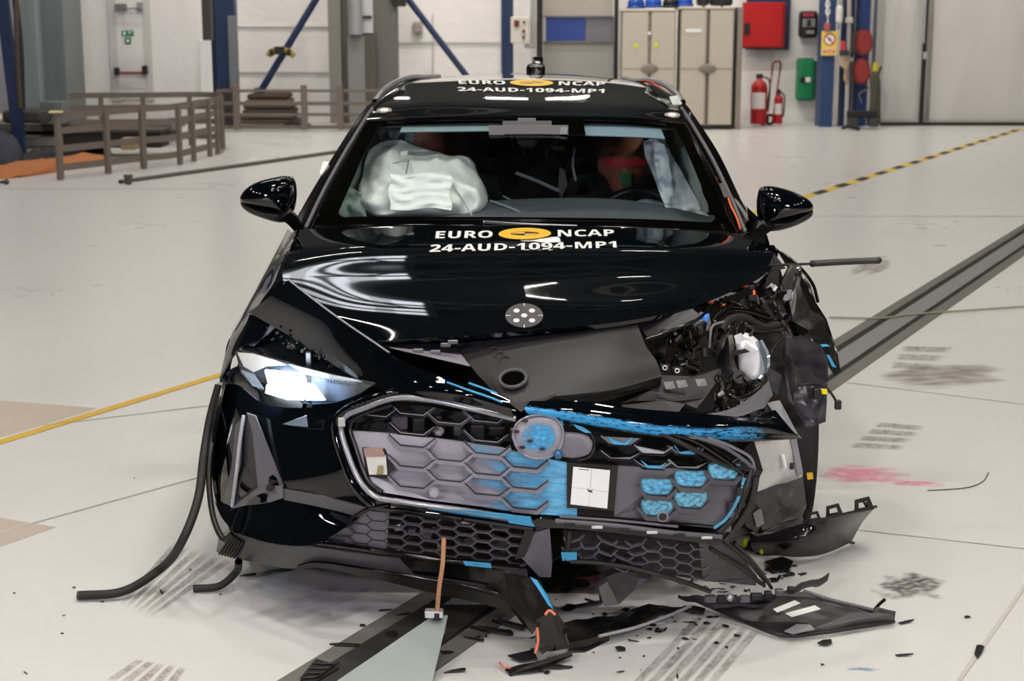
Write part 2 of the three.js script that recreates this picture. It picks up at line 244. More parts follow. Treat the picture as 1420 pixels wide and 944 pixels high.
// ---- guide rail sunk in the floor under the car
{
  const A = V(-1.327, 0, -2.2), B = V(10.0, 0, -23.7), d = B.clone().sub(A).normalize(), n = V(-d.z, 0, d.x);   // n to the right
  const o = A.clone(), band = (name, a, b, y, mat) => { const g = shell((u, v) => o.clone().lerp(B, u).addScaledVector(n, a + (b - a) * v).setY(y), 12, 1, 0.004); const m = mesh(name, g, mat); m.name = name; m.userData.kind = 'structure'; return m; };
  band('trim_1', -0.17, -0.105, 0.004, std(0x6a6863, 0.6)); band('trim_2', -0.105, -0.06, 0.003, M.blackish); band('trim_3', -0.06, 0.06, 0.005, std(0x7d807e, 0.5)); band('trim_4', 0.06, 0.095, 0.003, M.blackish); band('trim_5', 0.095, 0.165, 0.004, std(0x6a6863, 0.6));
}
const UP = V(0, 1, 0), DOWN = V(0, -1, 0);
const floorPlate = (pts, th, y = 0.008) => plate((p) => onFloor(p[0], p[1], p[2] ?? y), pts, th, DOWN);
{
  const tipL = at(601, 853, 4.06), tipR = at(621, 853, 4.06), rp = (p) => p[2] ? (p[2] < 2 ? tipL : tipR) : onFloor(p[0], p[1], 0.008), m = mesh('trim', plate(rp, [[464, 946], [602, 853, 1], [621, 853, 2], [599, 946]], 0.004, DOWN), std(0x86908e, 0.4)); m.name = 'trim_6'; m.userData.kind = 'structure';
  const k = mesh('trim', floorPlate([[413, 946], [590, 838], [682, 838], [616, 890], [621, 853], [602, 853], [464, 946]], 0.003, 0.006), std(0x2b2826, 0.7)); k.name = 'trim_7'; k.userData.kind = 'structure';
  const t = thing('ribbed_mat', 'small black ribbed rubber pad lying on the floor groove at the bottom edge', 'mat');
  mesh('pad', floorPlate([[416, 940], [438, 913], [456, 918], [470, 925], [428, 950]], 0.006, 0.012), M.rubber, t);
  for (let i = 0; i < 4; i++) mesh('rib', tubeG([onFloor(420 + i * 5, 940 - i * 7, 0.016), onFloor(440 + i * 8, 938 - i * 6, 0.016), onFloor(452 + i * 6, 930 - i * 4, 0.016)], 0.003, 6, 5), M.plastic, t);
}

// ---- left part of the hall
function rect(name, x0, y0, x1, y1, z, depth, mat, parent, r = 0.004) {   // an upright box whose front face stands at distance z and fills the given frame rectangle
  const a = at(x0, y1, z), b = at(x1, y0, z), m = mesh(name, box(Math.abs(b.x - a.x), Math.abs(b.y - a.y), depth, r), mat, parent);
  m.position.set((a.x + b.x) / 2, (a.y + b.y) / 2, -z - depth / 2); return m;
}
const sBox = (name, w, h, d, x, y, z, mat) => struct(name, new THREE.BoxGeometry(w, h, d), mat, V(x, y, z));
const rectS = (name, ...a) => { const m = rect(name, ...a); m.name = name; m.userData.kind = 'structure'; return m; };
{
  const zL = 22.4, a = at(80, 174, zL), b = at(281, 174, zL);
  sBox('wall_inner_left', b.x - a.x, 4.2, 0.25, (a.x + b.x) / 2, a.y + 2.1, -zL - 0.125, wallMat);
  // emergency door
  const d = thing('door', 'x', 'x'); delete d.userData.label; delete d.userData.category; d.name = 'door_1'; d.userData.kind = 'structure'; used.door = undefined;
  const leaf = rect('door_leaf', 157, -60, 203, 138, zL - 0.03, 0.03, std(0xe0dedc, 0.7), d);
  for (const [x0, y0, x1, y1] of [[155.5, -60, 157, 140], [203, -60, 204.5, 140]]) rect('door_frame', x0, y0, x1, y1, zL - 0.04, 0.04, std(0xc9c7c4, 0.7), d);
  rect('kick_line', 158, 122, 202, 123.5, zL - 0.035, 0.005, std(0xbfbdba, 0.7), d);
  rect('push_bar', 162, 99, 200, 103, zL - 0.12, 0.04, std(0x8a4a40, 0.5), d, 0.015); rect('bar_bracket', 158, 94, 164, 104, zL - 0.13, 0.1, M.blackish, d, 0.01); rect('bar_bracket', 197, 91, 203, 103, zL - 0.13, 0.1, M.blackish, d, 0.01);
  rect('door_closer', 159, 5, 174, 14, zL - 0.12, 0.1, M.steelGrey, d, 0.01); rect('closer_arm', 172, 11, 196, 13, zL - 0.14, 0.03, M.steelGrey, d);  rect('closer_shoe', 190, 3, 197, 15, zL - 0.08, 0.05, M.steelLight, d);
  const sg = thing('exit_sign', 'green and white emergency exit sign on the white door', 'sign');
  rect('sign_plate', 169, 42, 185, 50, zL - 0.04, 0.008, new THREE.MeshPhysicalMaterial({ roughness: 0.5, map: canvasTex(128, 64, (g, w, h) => { g.fillStyle = '#1c7a55'; g.fillRect(0, 0, w, h); g.fillStyle = '#dfe9e4'; g.fillRect(70, 12, 42, 8); g.fillRect(70, 28, 30, 8); g.fillRect(16, 12, 26, 40); }) }), sg);
  const s2 = thing('exit_sign', 'small square green sign below the exit sign on the white door', 'sign');
  rect('sign_plate', 173, 52, 181.5, 61, zL - 0.04, 0.008, std(0x1f7d58, 0.5), s2); rect('sign_mark', 175.5, 54.5, 179, 58.5, zL - 0.045, 0.004, M.white, s2);
}
// platform, columns at far left
{
  const p = at(0, 176, 21), e = onFloor(0, 203);
  rectS('trim_8', -60, 172, 236, 182, 21.3, 1.0, std(0x77766f, 0.6)); rectS('trim_9', -60, 182, 236, 190, 21.6, 0.7, M.blackish); rectS('trim_10', -60, 190, 86, 202, 20.9, 0.4, std(0x86847c, 0.6));
  const c = thing('steel_column', 'big grey green box column with a flange at the far left beside the white door wall', 'column');
  rect('web', 42, -80, 82, 171, 20.9, 0.9, std(0x70777a, 0.5), c, 0.02); rect('flange', 34, -80, 44, 160, 20.7, 0.7, std(0x8d9398, 0.45), c, 0.02); rect('foot_plate', 52, 140, 86, 172, 20.7, 0.6, std(0x6d7373, 0.5), c, 0.02);
  rect('foot', 2, 153, 56, 171, 20.2, 0.6, M.steelDark, c, 0.05);
  const b = thing('steel_post', 'blue painted steel post with a dark cable at the far left edge', 'post');
  { const g = new THREE.BoxGeometry(0.14, 3.2, 0.1); const m = mesh('post', g, M.navy, b); const q = at(13, 80, 20.15); m.position.set(q.x, q.y, q.z); m.rotation.z = 0.06; }
  mesh('cable', tubeG([at(22, -20, 20.1), at(24, 60, 20.1), at(29, 150, 20.1)], 0.035, 12, 8), std(0x4a4439, 0.7), b); mesh('cable', tubeG([at(19, -20, 20.14), at(28, 60, 20.12), at(31, 152, 20.12)], 0.04, 12, 8), std(0x161a24, 0.7), b);
  const w = thing('wall_panel', 'bright white panel edge at the far left edge of the hall', 'panel'); rect('panel', -40, -60, 13, 158, 21.6, 0.06, std(0xb9b8c4, 0.6), w);
}
// heaps of fabric on the floor at the left
function heap(name, label, pts, th, mat) {
  const c = pts.map(([x, y]) => onFloor(x, y)), g = dome(c, th, 0.002, UP, 7, 0.05, 0.7); return tag(mesh(name, g, mat), label, 'tarp');
}
heap('folded_tarp', 'dark navy fabric bundle on the floor at the far left edge', [[-30, 226], [-20, 196], [12, 200], [30, 212], [28, 224], [10, 230]], 0.28, std(0x2b2d3c, 0.9));
heap('folded_tarp', 'flat black tarp spread on the floor behind the brown tarp', [[34, 226], [36, 216], [60, 212], [90, 211], [150, 212], [150, 216], [90, 219], [60, 222]], 0.09, std(0x24252a, 0.9));
heap('folded_tarp', 'crumpled brown orange tarp on the floor under the curved barrier', [[-20, 249], [-10, 239], [60, 229], [110, 223], [150, 219], [152, 226], [110, 233], [60, 242], [10, 248]], 0.1, std(0xa9683c, 0.85));
{ const t = thing('floor_socket', 'small dark pin lying on the floor at the left edge below the tarps', 'pin'); mesh('pin', tubeG([onFloor(-6, 253, 0.015), onFloor(4, 252, 0.015), onFloor(9, 252, 0.02)], 0.015, 6, 6), M.steelDark, t); mesh('head', new THREE.SphereGeometry(0.03, 10, 8), M.steelDark, t, onFloor(9, 252, 0.03)); }
// curved barrier: front run, round end, back run
{
  const t = thing('barrier', 'curved taupe wooden barrier with four rails in front of the white door', 'barrier');
  const path = [[83, 250], [140, 243], [200, 235], [240, 231], [280, 221], [304, 214], [310, 208], [302, 203], [276, 202], [220, 203], [150, 204], [92, 205]].map(([x, y]) => onFloor(x, y));
  const curve = new THREE.CatmullRomCurve3(path, false, 'centripetal');
  for (const y of [0.13, 0.33, 0.52, 0.68]) {
    const g = shell((u, v) => { const p = curve.getPointAt(u), q = curve.getTangentAt(u); return p.setY(y + 0.035 - 0.07 * v); }, 70, 1, 0.03); mesh('rail', g, M.fence, t);
  }
  for (const u of [0.002, 0.11, 0.2, 0.29, 0.36, 0.45, 0.5, 0.54, 0.6, 0.68, 0.76, 0.85, 0.93, 0.998]) {
    const p = curve.getPointAt(u), q = curve.getTangentAt(u), m = mesh('post', box(0.065, 0.7, 0.05), M.fence, t, V(p.x, 0.36, p.z)); m.rotation.y = Math.atan2(-q.z, q.x);
  }
  const p0 = curve.getPointAt(0); mesh('cap', box(0.13, 0.02, 0.1), std(0xd9cf92, 0.6), t, V(p0.x, 0.72, p0.z));
  for (const u of [0.004, 0.36, 0.53]) { const p = curve.getPointAt(u); mesh('foot', cyl(0.02, 0.03, 0.06, 10), M.steelLight, t, V(p.x, 0.03, p.z)); }
  const r = thing('barrier', 'straight taupe barrier with four rails along the rear wall', 'barrier'), zb = 24.0;
  for (const [y0, y1] of [[124, 128], [141, 146], [157, 161], [174, 179]]) rect('rail', 300, y0, 545, y1, zb, 0.05, M.fence, r);
  for (const x of [327, 421, 471]) rect('post', x - 3, 118, x + 4, 180, zb - 0.05, 0.05, M.fence, r);
  const box1 = thing('cardboard_box', 'small brown cardboard box behind the curved barrier', 'box'); rect('carton', 168, 192, 186, 208, 18.8, 0.25, std(0x9a8468, 0.8), box1); rect('label', 170, 194, 176, 201, 18.79, 0.006, M.white, box1);
  const low = thing('low_trolley', 'low black trolley deck behind the curved barrier', 'trolley'); rect('deck', 88, 184, 222, 205, 19.6, 0.5, M.blackish, low); rect('top_edge', 88, 180, 224, 184, 19.55, 0.6, M.steelDark, low);
}
{ const pts = [onFloor(166, 252, 0.02), onFloor(320, 231, 0.02), onFloor(470, 210, 0.02)]; const t = thing('floor_pole', 'long thin dark pole lying on the floor behind the left door mirror', 'pole'); mesh('shaft', tubeG(pts, 0.022, 10, 8), std(0x5b5347, 0.7), t); mesh('end_fitting', cyl(0.05, 0.03, 0.1, 10), std(0x4a443a, 0.6), t, onFloor(178, 249, 0.05)); }
// stacked mats
{
  for (let i = 0; i < 6; i++) { const y = 172 - i * 7; tag(rect('rubber_mat', 331 + i * 2 + rnd(-2, 2), y - 6.2, 412 - i * 3 + rnd(-3, 3), y, 25.0, 0.7, std([0x4c4038, 0x5a4c42, 0x423830][i % 3], 0.85), undefined, 0.03), ['bottom dark brown mat', 'second dark mat from the bottom', 'third dark mat from the bottom', 'fourth dark mat from the bottom', 'fifth dark mat from the bottom', 'topmost dark mat'][i] + ' of the pile behind the straight barrier', 'mat'); }
  const b = thing('rag', 'small black rag on the floor right of the mat pile', 'rag'); mesh('cloth', dome([[392, 177], [400, 167], [414, 165], [430, 172], [440, 177]].map(([x, y]) => at(x, y, 24.6)), 0.1, 0.1, V(0, 0, 1), 5, 0.03), M.blackish, b);
}
// rear wall: steel columns, braces, pipes
const ZW = 25.6;
{
  const c = thing('steel_column', 'blue steel column with a grey conduit behind the straight barrier', 'column'); rect('column', 303, -80, 321, 178, 25.2, 0.3, M.navy, c, 0.01); rect('flange', 296, -80, 304, 178, 25.3, 0.2, std(0x13213f, 0.6), c); rect('conduit', 320, 22, 327, 178, 25.15, 0.1, std(0x6b6f76, 0.5), c, 0.02); rect('foot', 306, 122, 330, 178, 25.1, 0.1, std(0x2b2326, 0.7), c);
  const lad = thing('ladder', 'white metal ladder frame leaning between white wall and blue column', 'ladder'); for (const x of [281, 289]) rect('rail', x, 56, x + 3, 194, 22.2, 0.05, M.white, lad, 0.01); rect('rung', 281, 56, 292, 59, 22.2, 0.04, M.white, lad); rect('rung', 281, 96, 292, 98, 22.2, 0.04, M.white, lad);
  rectS('trim_11', 276, -80, 288, 56, 22.8, 0.2, M.steelDark);
  rectS('trim_12', 288, -80, 297, 178, 25.4, 0.2, std(0x8f8f90, 0.7));
  const brace = (p, q, r, l) => { const t = thing('wall_brace', l, 'brace'); mesh('bar', tubeG([at(...p, 25.3), at(...q, 25.3)], r, 2, 8), M.navy, t); mesh('bolt_plate', box(0.16, 0.16, 0.03), M.navy, t, at(...q, 25.32)); return t; };
  brace([452, -24], [360, 129], 0.055, 'blue diagonal brace left of the big grey column'); brace([556, -14], [652, 112], 0.05, 'blue diagonal brace right of the big grey column');
  const h = thing('hook', 'yellow and black hook clamped to the left blue brace', 'hook'); mesh('hook', tubeG([[372, 78], [376, 71], [388, 69], [400, 71], [408, 78]].map(([x, y]) => at(x, y, 25.15)), 0.045, 16, 8), std(0x9a8a30, 0.6), h); mesh('clamp', box(0.16, 0.12, 0.1), M.blackish, h, at(388, 70, 25.15));  for (const x of [377, 401]) mesh('band', box(0.06, 0.1, 0.11), M.blackish, h, at(x, 73, 25.15));
  const g = thing('steel_column', 'wide dark grey column with a silver pipe in front of the rear wall', 'column');
  rect('column', 458, -80, 548, 171, 25.0, 0.5, std(0x64615d, 0.6), g, 0.02); rect('flange', 458, -80, 470, 171, 24.85, 0.12, std(0x7d7a76, 0.6), g); rect('cover_panel', 484, 50, 505, 171, 24.8, 0.15, std(0x7f807f, 0.5), g); rect('dark_panel', 506, 48, 521, 171, 24.82, 0.12, std(0x524d48, 0.7), g); rect('white_gap', 503, -80, 515, 46, 24.9, 0.08, std(0xc4c2c6, 0.7), g); rect('bolt_bar', 503, 22, 515, 25, 24.85, 0.06, M.blackish, g);
  const pipe = at(492, 0, 24.7), lo = at(492, 48, 24.7); mesh('pipe', cyl(0.115, 0.115, 2.4, 24), M.steelLight, g, V(pipe.x, lo.y + 1.2, pipe.z));
  const sp = thing('loudspeaker', 'small dark speaker mounted high beside the wide grey column', 'speaker'); rect('body', 545, -20, 562, 9, 24.9, 0.2, M.blackish, sp, 0.02); rect('bracket', 540, -10, 546, 2, 24.95, 0.1, M.steelDark, sp);
  const so = thing('wall_socket', 'small grey square socket box on the white rear wall', 'socket'); rect('box', 573, 30, 586, 48, 26.3, 0.08, std(0xa8a29a, 0.6), so, 0.01); rect('lid', 575, 33, 584, 45, 26.27, 0.03, std(0x9a958e, 0.6), so, 0.01);
  // seams of the wall panels
  for (const [x0, y0, x1, y1] of [[330, 36, 458, 37], [330, 99, 458, 100], [548, 58, 700, 59], [600, 20, 601, 110]]) { const m = rect('trim', x0, y0, x1, y1, 26.36, 0.03, std(0xc3c0bd, 0.8)); m.userData.kind = 'structure'; }
}
{
  const c = thing('steel_column', 'narrow blue steel column left of the control box', 'column'); rect('column', 697, -80, 712, 178, 25.2, 0.3, M.navy, c, 0.01); rect('edge', 695, -80, 698, 178, 25.15, 0.05, std(0x16305f, 0.5), c);
  const b = thing('control_box', 'grey control box with red switch and buttons right of the narrow blue column', 'control box'); rect('case', 708, 23, 734, 60, 24.9, 0.18, std(0xc9c5bd, 0.5), b, 0.02); rect('red_switch', 713, 28, 720, 37, 24.85, 0.05, std(0x6b1a1e, 0.5), b, 0.01);
  for (const [x, y] of [[727, 31], [726, 43], [726, 52]]) { const m = mesh('button', cyl(0.022, 0.022, 0.04, 12), M.blackish, b, at(x, y, 24.88)); m.rotation.x = Math.PI / 2; }  mesh('red_lamp', new THREE.SphereGeometry(0.02, 10, 8), M.red, b, at(727, 43, 24.85));
  const q = thing('conduit', 'grey vertical conduit pipe between control box and black post', 'conduit'); rect('pipe', 736, -80, 743, 66, 25.1, 0.08, std(0x9d9b98, 0.5), q, 0.03); rect('bend', 727, 61, 743, 67, 25.1, 0.08, std(0x9d9b98, 0.5), q, 0.03);
  const p = thing('door_post', 'black vertical post left of the window panel', 'post'); rect('post', 744, -80, 753, 178, 25.3, 0.25, M.blackish, p);
  const p2 = thing('door_post', 'black vertical post left of the storage cabinets', 'post'); rect('post', 851, -80, 859, 178, 25.3, 0.25, M.blackish, p2);
  const w = thing('partition', 'grey partition with a blue window strip between two black posts', 'partition'); rect('upper_panel', 753, -80, 851, 22, 25.8, 0.08, std(0xa9a49c, 0.6), w); rect('blue_pane', 757, 24, 812, 57, 25.8, 0.05, std(0x1c3f8f, 0.25), w); rect('grey_pane', 812, 24, 851, 57, 25.8, 0.05, std(0x6f7078, 0.3), w); rect('lower_panel', 753, 58, 851, 178, 25.8, 0.08, std(0x98968f, 0.6), w); rect('rail', 753, 22, 851, 24, 25.75, 0.06, M.steelGrey, w); rect('rail', 753, 57, 851, 59, 25.75, 0.06, M.steelGrey, w);
}
// storage cabinets
function cabinet(x0, x1, y0, label) {
  const t = thing('storage_cabinet', label, 'cabinet'), z = 24.4, d = 0.5, xm = (x0 + x1) / 2 + 1, ym = 95;
  rect('carcass', x0, y0, x1, 178, z + 0.04, d, std(0xa49c8f, 0.6), t, 0.01); rect('top', x0 - 1, y0 - 3, x1 + 1, y0, z, d, M.cabinet, t, 0.01); rect('plinth', x0 + 1, 174, x1 - 4, 180, z + 0.02, 0.3, M.blackish, t);
  for (const [a, b] of [[x0 + 1, xm - 1], [xm + 1, x1 - 1]]) { const dr = rect('door', a, y0 + 1, b, 173, z, 0.05, M.cabinet, t, 0.015); const w = dr.geometry.parameters; const g = mesh('groove', box(at(b, 0, z).x - at(a, 0, z).x - 0.04, 0.015, 0.012), std(0x8f877a, 0.6), dr); const y = at(a, ym, z).y - dr.position.y; g.position.set(0, y, 0.026); }
  const h = mesh('handle', new THREE.SphereGeometry(0.13, 20, 12), M.cabinetHandle, t, at(xm, ym, z - 0.02)); h.scale.set(1, 0.56, 0.2); rect('gap', xm - 1, y0 + 1, xm + 1, 173, z + 0.03, 0.03, std(0x3a342e, 0.7), t);
  return [t, z, xm];
}
{
  const [a, z, xm] = cabinet(861, 938, 16, 'beige plastic storage cabinet with two yellow dots, left of the pair');
  for (const [x, y] of [[882, 63], [910, 62]]) mesh('yellow_dot', cyl(0.035, 0.035, 0.006, 16).rotateX(Math.PI / 2), std(0xd6d41a, 0.6), a, at(x, y, z - 0.01)); mesh('lock', cyl(0.025, 0.025, 0.02, 12).rotateX(Math.PI / 2), M.white, a, at(xm, 46, z - 0.01));
  const [b] = cabinet(941, 1019, 13, 'beige plastic storage cabinet with a white label, right of the pair'); rect('label', 951, 40, 973, 45, z - 0.01, 0.006, M.white, b); rect('side', 1019, 10, 1031, 180, z + 0.02, 0.5, std(0x857e75, 0.7), b);
  const helmet = (x, y, r, mat, l) => { const t = thing('helmet', l, 'helmet'); r *= 0.85; y -= 3; const s = mesh('shell', new THREE.SphereGeometry(r, 20, 12, 0, 6.3, 0, 1.9), mat, t, at(x, y, z + 0.2)); s.scale.set(1.15, 1, 1); mesh('rim', new THREE.TorusGeometry(r * 0.98, 0.02, 8, 24).rotateX(Math.PI / 2).scale(1.15, 1, 1), mat, t, at(x, y + 5, z + 0.2)); };
  helmet(882, 8, 0.13, std(0x1646a0, 0.25), 'blue helmet standing leftmost on the left cabinet'); helmet(906, 7, 0.13, std(0x2050b0, 0.25), 'blue helmet standing right of the first blue one on the left cabinet'); helmet(930, 7, 0.12, std(0x0d1420, 0.3), 'dark navy helmet at the right end of the left cabinet'); helmet(950, 5, 0.12, std(0x2c55b8, 0.25), 'bright blue helmet leftmost on the right cabinet');
  const bag = (x0, x1, l) => { const t = thing('equipment_case', l, 'case'); rect('case', x0, -14, x1, 8, z + 0.1, 0.3, std(0x141518, 0.5), t, 0.04); rect('strap', (x0 + x1) / 2 - 2, -14, (x0 + x1) / 2 + 2, 11, z + 0.08, 0.02, std(0x2a2a2c, 0.6), t); };
  bag(968, 984, 'small black case in the middle on top of the right cabinet'); bag(986, 1017, 'wide black case at the right end on top of the right cabinet');
}
// fire point
{
  const z = 26.06;
  const c = thing('fire_hose_cabinet', 'red fire hose cabinet on a blue board right of the storage cabinets', 'fire cabinet'); rect('backboard', 1034, -10, 1097, 69, z + 0.2, 0.08, M.navy, c); rect('body', 1030, 3, 1090, 67, z, 0.2, std(0x9b1014, 0.35), c, 0.02); rect('door', 1029, 4, 1086, 65, z - 0.03, 0.03, std(0xb60d14, 0.35), c, 0.01); rect('handle', 1032, 32, 1040, 48, z - 0.06, 0.03, M.blackish, c, 0.01);
  const n = thing('notice', 'faint grey paper notice on the wall under the red fire cabinet', 'notice'); rect('sheet', 1050, 73, 1074, 84, 26.37, 0.01, std(0xcfcdcb, 0.8), n);
  const d = thing('wall_case', 'black plastic wall case with a red label beside the blue pillar', 'case'); rect('shell', 1110, 15, 1136, 53, z, 0.3, std(0x17181a, 0.45), d, 0.06); rect('window', 1113, 26, 1131, 38, z - 0.02, 0.03, std(0x7d8084, 0.3), d, 0.01); rect('label', 1114, 18, 1129, 23, z - 0.02, 0.03, std(0xa8324c, 0.5), d); rect('figure', 1119, 27, 1125, 36, z - 0.04, 0.03, std(0x23262a, 0.5), d, 0.02); rect('slot', 1118, 42, 1129, 47, z - 0.01, 0.02, std(0x85878a, 0.5), d);
  const e = thing('first_aid_box', 'tall green plastic box on the wall below the black case', 'first aid box'); rect('shell', 1106, 81, 1131, 140, z, 0.3, std(0x0f7f4e, 0.45), e, 0.05); rect('lid', 1127, 84, 1133, 138, z + 0.1, 0.15, std(0x0b5f3c, 0.5), e, 0.03); rect('latch', 1110, 107, 1117, 114, z - 0.03, 0.04, M.blackish, e); rect('label', 1116, 107, 1124, 114, z - 0.02, 0.03, M.white, e);
  for (const y of [81, 110, 139]) rect('seam', 1106, y - 0.5, 1131, y + 0.5, z - 0.008, 0.01, std(0x0b6a41, 0.5), e);
  const ext = (x, yb, r, hh, l, big) => {
    const t = thing('fire_extinguisher', l, 'extinguisher'), zz = 25.3, q = at(x, yb, zz); const s = (qq) => qq;
    const pr = [[0.01, 0], [r, 0.0], [r, hh * 0.78], [r * 0.85, hh * 0.88], [r * 0.35, hh * 0.95], [r * 0.32, hh]].map((p) => new THREE.Vector2(...p));
    mesh('cylinder', new THREE.LatheGeometry(pr, 24), M.red, t, V(q.x, 0.03, q.z)); mesh('valve', box(r * 0.8, 0.08, 0.08, 0.02), M.blackish, t, V(q.x, hh + 0.05, q.z)); mesh('label', new THREE.CylinderGeometry(r * 1.01, r * 1.01, hh * 0.35, 20, 1, false, -1.1, 1.8), std(0xd8d4d0, 0.6), t, V(q.x, hh * 0.55, q.z));
    mesh('hose', tubeG([V(q.x + r * 0.3, hh + 0.05, q.z), V(q.x + r * 1.1, hh, q.z + 0.03), V(q.x + r * 1.15, hh * 0.5, q.z + 0.05), V(q.x + r * 1.05, hh * 0.3, q.z + 0.05)], 0.014, 20, 6), M.rubber, t);
    if (big) { for (const dx of [-0.02, 0.1]) mesh('frame_tube', tubeG([V(q.x + r + dx, 0.06, q.z - 0.03), V(q.x + r + 0.08 + dx, hh * 0.9, q.z - 0.1), V(q.x + r + 0.1 + dx, hh * 1.15, q.z - 0.1)], 0.014, 10, 6), std(0xa01820, 0.4), t); mesh('handle', tubeG([V(q.x + r + 0.08, hh * 1.12, q.z - 0.1), V(q.x + r + 0.1, hh * 1.36, q.z - 0.1), V(q.x + r + 0.2, hh * 1.38, q.z - 0.1), V(q.x + r + 0.2, hh * 1.12, q.z - 0.1)], 0.016, 20, 8), std(0x6b2028, 0.5), t); for (const s of [-1, 1]) mesh('wheel', new THREE.TorusGeometry(0.07, 0.022, 8, 18), M.rubber, t, V(q.x + r + 0.05 * s + 0.02, 0.09, q.z - 0.12)); }
    return t;
  };
  ext(1051, 182, 0.13, 0.72, 'large red wheeled fire extinguisher with a loop handle', true); ext(1078, 187, 0.07, 0.48, 'small red fire extinguisher right of the large wheeled one', false);
}
// blue pillar with reels
{
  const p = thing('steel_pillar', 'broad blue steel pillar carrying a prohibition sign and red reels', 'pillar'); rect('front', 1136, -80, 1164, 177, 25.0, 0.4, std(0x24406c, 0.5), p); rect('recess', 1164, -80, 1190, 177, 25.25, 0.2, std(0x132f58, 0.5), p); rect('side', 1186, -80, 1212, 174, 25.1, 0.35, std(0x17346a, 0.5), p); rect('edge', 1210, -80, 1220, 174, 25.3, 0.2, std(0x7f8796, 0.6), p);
  const s = thing('prohibition_sign', 'yellow prohibition sign with a red crossed circle on the blue pillar', 'sign');
  const tx = canvasTex(128, 192, (g, w, h) => { g.fillStyle = '#e5cf5c'; g.fillRect(0, 0, w, h); g.fillStyle = '#e9e7e4'; g.beginPath(); g.arc(64, 66, 46, 0, 7); g.fill(); g.lineWidth = 11; g.strokeStyle = '#c2323c'; g.beginPath(); g.arc(64, 66, 44, 0, 7); g.stroke(); g.beginPath(); g.moveTo(34, 36); g.lineTo(94, 96); g.stroke(); g.fillStyle = '#333'; g.fillRect(52, 56, 24, 16); g.fillStyle = '#e7b58c'; g.fillRect(10, 138, 108, 44); g.fillStyle = '#b8303a'; for (const x of [26, 102]) { g.beginPath(); g.arc(x, 162, 9, 0, 7); g.fill(); } g.fillStyle = '#c96a55'; g.fillRect(42, 150, 44, 6); g.fillRect(42, 164, 44, 6); });
  rect('sign_plate', 1138.5, 43, 1162, 77, 24.9, 0.02, new THREE.MeshPhysicalMaterial({ map: tx, roughness: 0.5 }), s);
  const ch = thing('pull_chain', 'white chain with red handle hanging above the prohibition sign', 'chain'); for (let i = 0; i < 6; i++) { const m = mesh('link', new THREE.TorusGeometry(0.03, 0.011, 6, 12), M.white, ch, at(1148, -4 + i * 5, 24.85)); m.scale.y = 1.4; m.rotation.y = i % 2 ? 1.2 : 0; } rect('cord', 1147, 24, 1149, 34, 24.86, 0.02, M.white, ch); rect('handle', 1143.5, 32, 1151.5, 42, 24.84, 0.05, std(0xb05560, 0.5), ch, 0.01);
  const u = thing('socket_float', 'white cylindrical switch hanging on a cord in front of the blue pillar', 'switch'); const q = at(1164, 20, 24.8); mesh('body', new THREE.CapsuleGeometry(0.055, 0.17, 6, 14), std(0xd5d3cf, 0.5), u, q); mesh('cord', cyl(0.008, 0.008, 1.2, 6), M.steelGrey, u, V(q.x, q.y + 0.7, q.z)); mesh('tip', cyl(0.01, 0.014, 0.09, 8), std(0x3566a0, 0.5), u, V(q.x, q.y - 0.18, q.z));
  const k = thing('conduit', 'long white conduit running down the middle of the blue pillar', 'conduit'); mesh('pipe', tubeG([at(1178, -60, 24.95), at(1177, 60, 24.95), at(1173, 178, 24.9)], 0.035, 12, 8), std(0xaaa6a0, 0.5), k); for (const y of [28, 84]) mesh('clip', box(0.11, 0.09, 0.06, 0.01), std(0xc4bcb4, 0.5), k, at(1177.5, y, 24.93));
  const gl = thing('work_gloves', 'tan work gloves and a red tag hanging on the white conduit', 'gloves'); mesh('glove', dome([[1164, 80], [1172, 77], [1179, 82], [1178, 92], [1175, 100], [1174, 116], [1170, 112], [1170, 96], [1164, 90]].map(([x, y]) => at(x, y, 24.9)), 0.05, 0.02, V(0, 0, 1), 5, 0.01), std(0xb09a82, 0.9), gl); rect('red_tag', 1165, 57, 1173, 70, 24.82, 0.02, std(0xbf3b44, 0.5), gl); rect('band', 1165, 70, 1178, 77, 24.78, 0.06, std(0x33302c, 0.7), gl, 0.01);
  for (const [y, l] of [[59, 'upper red hose reel on the blue pillar'], [99, 'lower red hose reel on the blue pillar']]) { const t = thing('hose_reel', l, 'hose reel'); const c = at(y > 80 ? 1194 : 1197, y, 24.85); const d = mesh('drum', new THREE.CylinderGeometry(0.2, 0.2, 0.2, 28).rotateX(Math.PI / 2), std(0x742020, 0.5), t, c); d.scale.x = 0.62; const f = mesh('front_plate', new THREE.CylinderGeometry(0.16, 0.18, 0.04, 28).rotateX(Math.PI / 2), std(0x8a2a28, 0.5), t, V(c.x, c.y, c.z + 0.11)); f.scale.x = 0.62; mesh('bracket', box(0.1, 0.3, 0.06), M.steelDark, t, V(c.x - 0.12, c.y, c.z - 0.05)); if (y > 80) mesh('hose_end', tubeG([V(c.x + 0.05, c.y - 0.16, c.z + 0.05), V(c.x + 0.1, c.y - 0.26, c.z + 0.06), V(c.x - 0.02, c.y - 0.34, c.z + 0.06), V(c.x + 0.02, c.y - 0.48, c.z + 0.06)], 0.013, 20, 6), std(0x6a6a60, 0.7), t); }
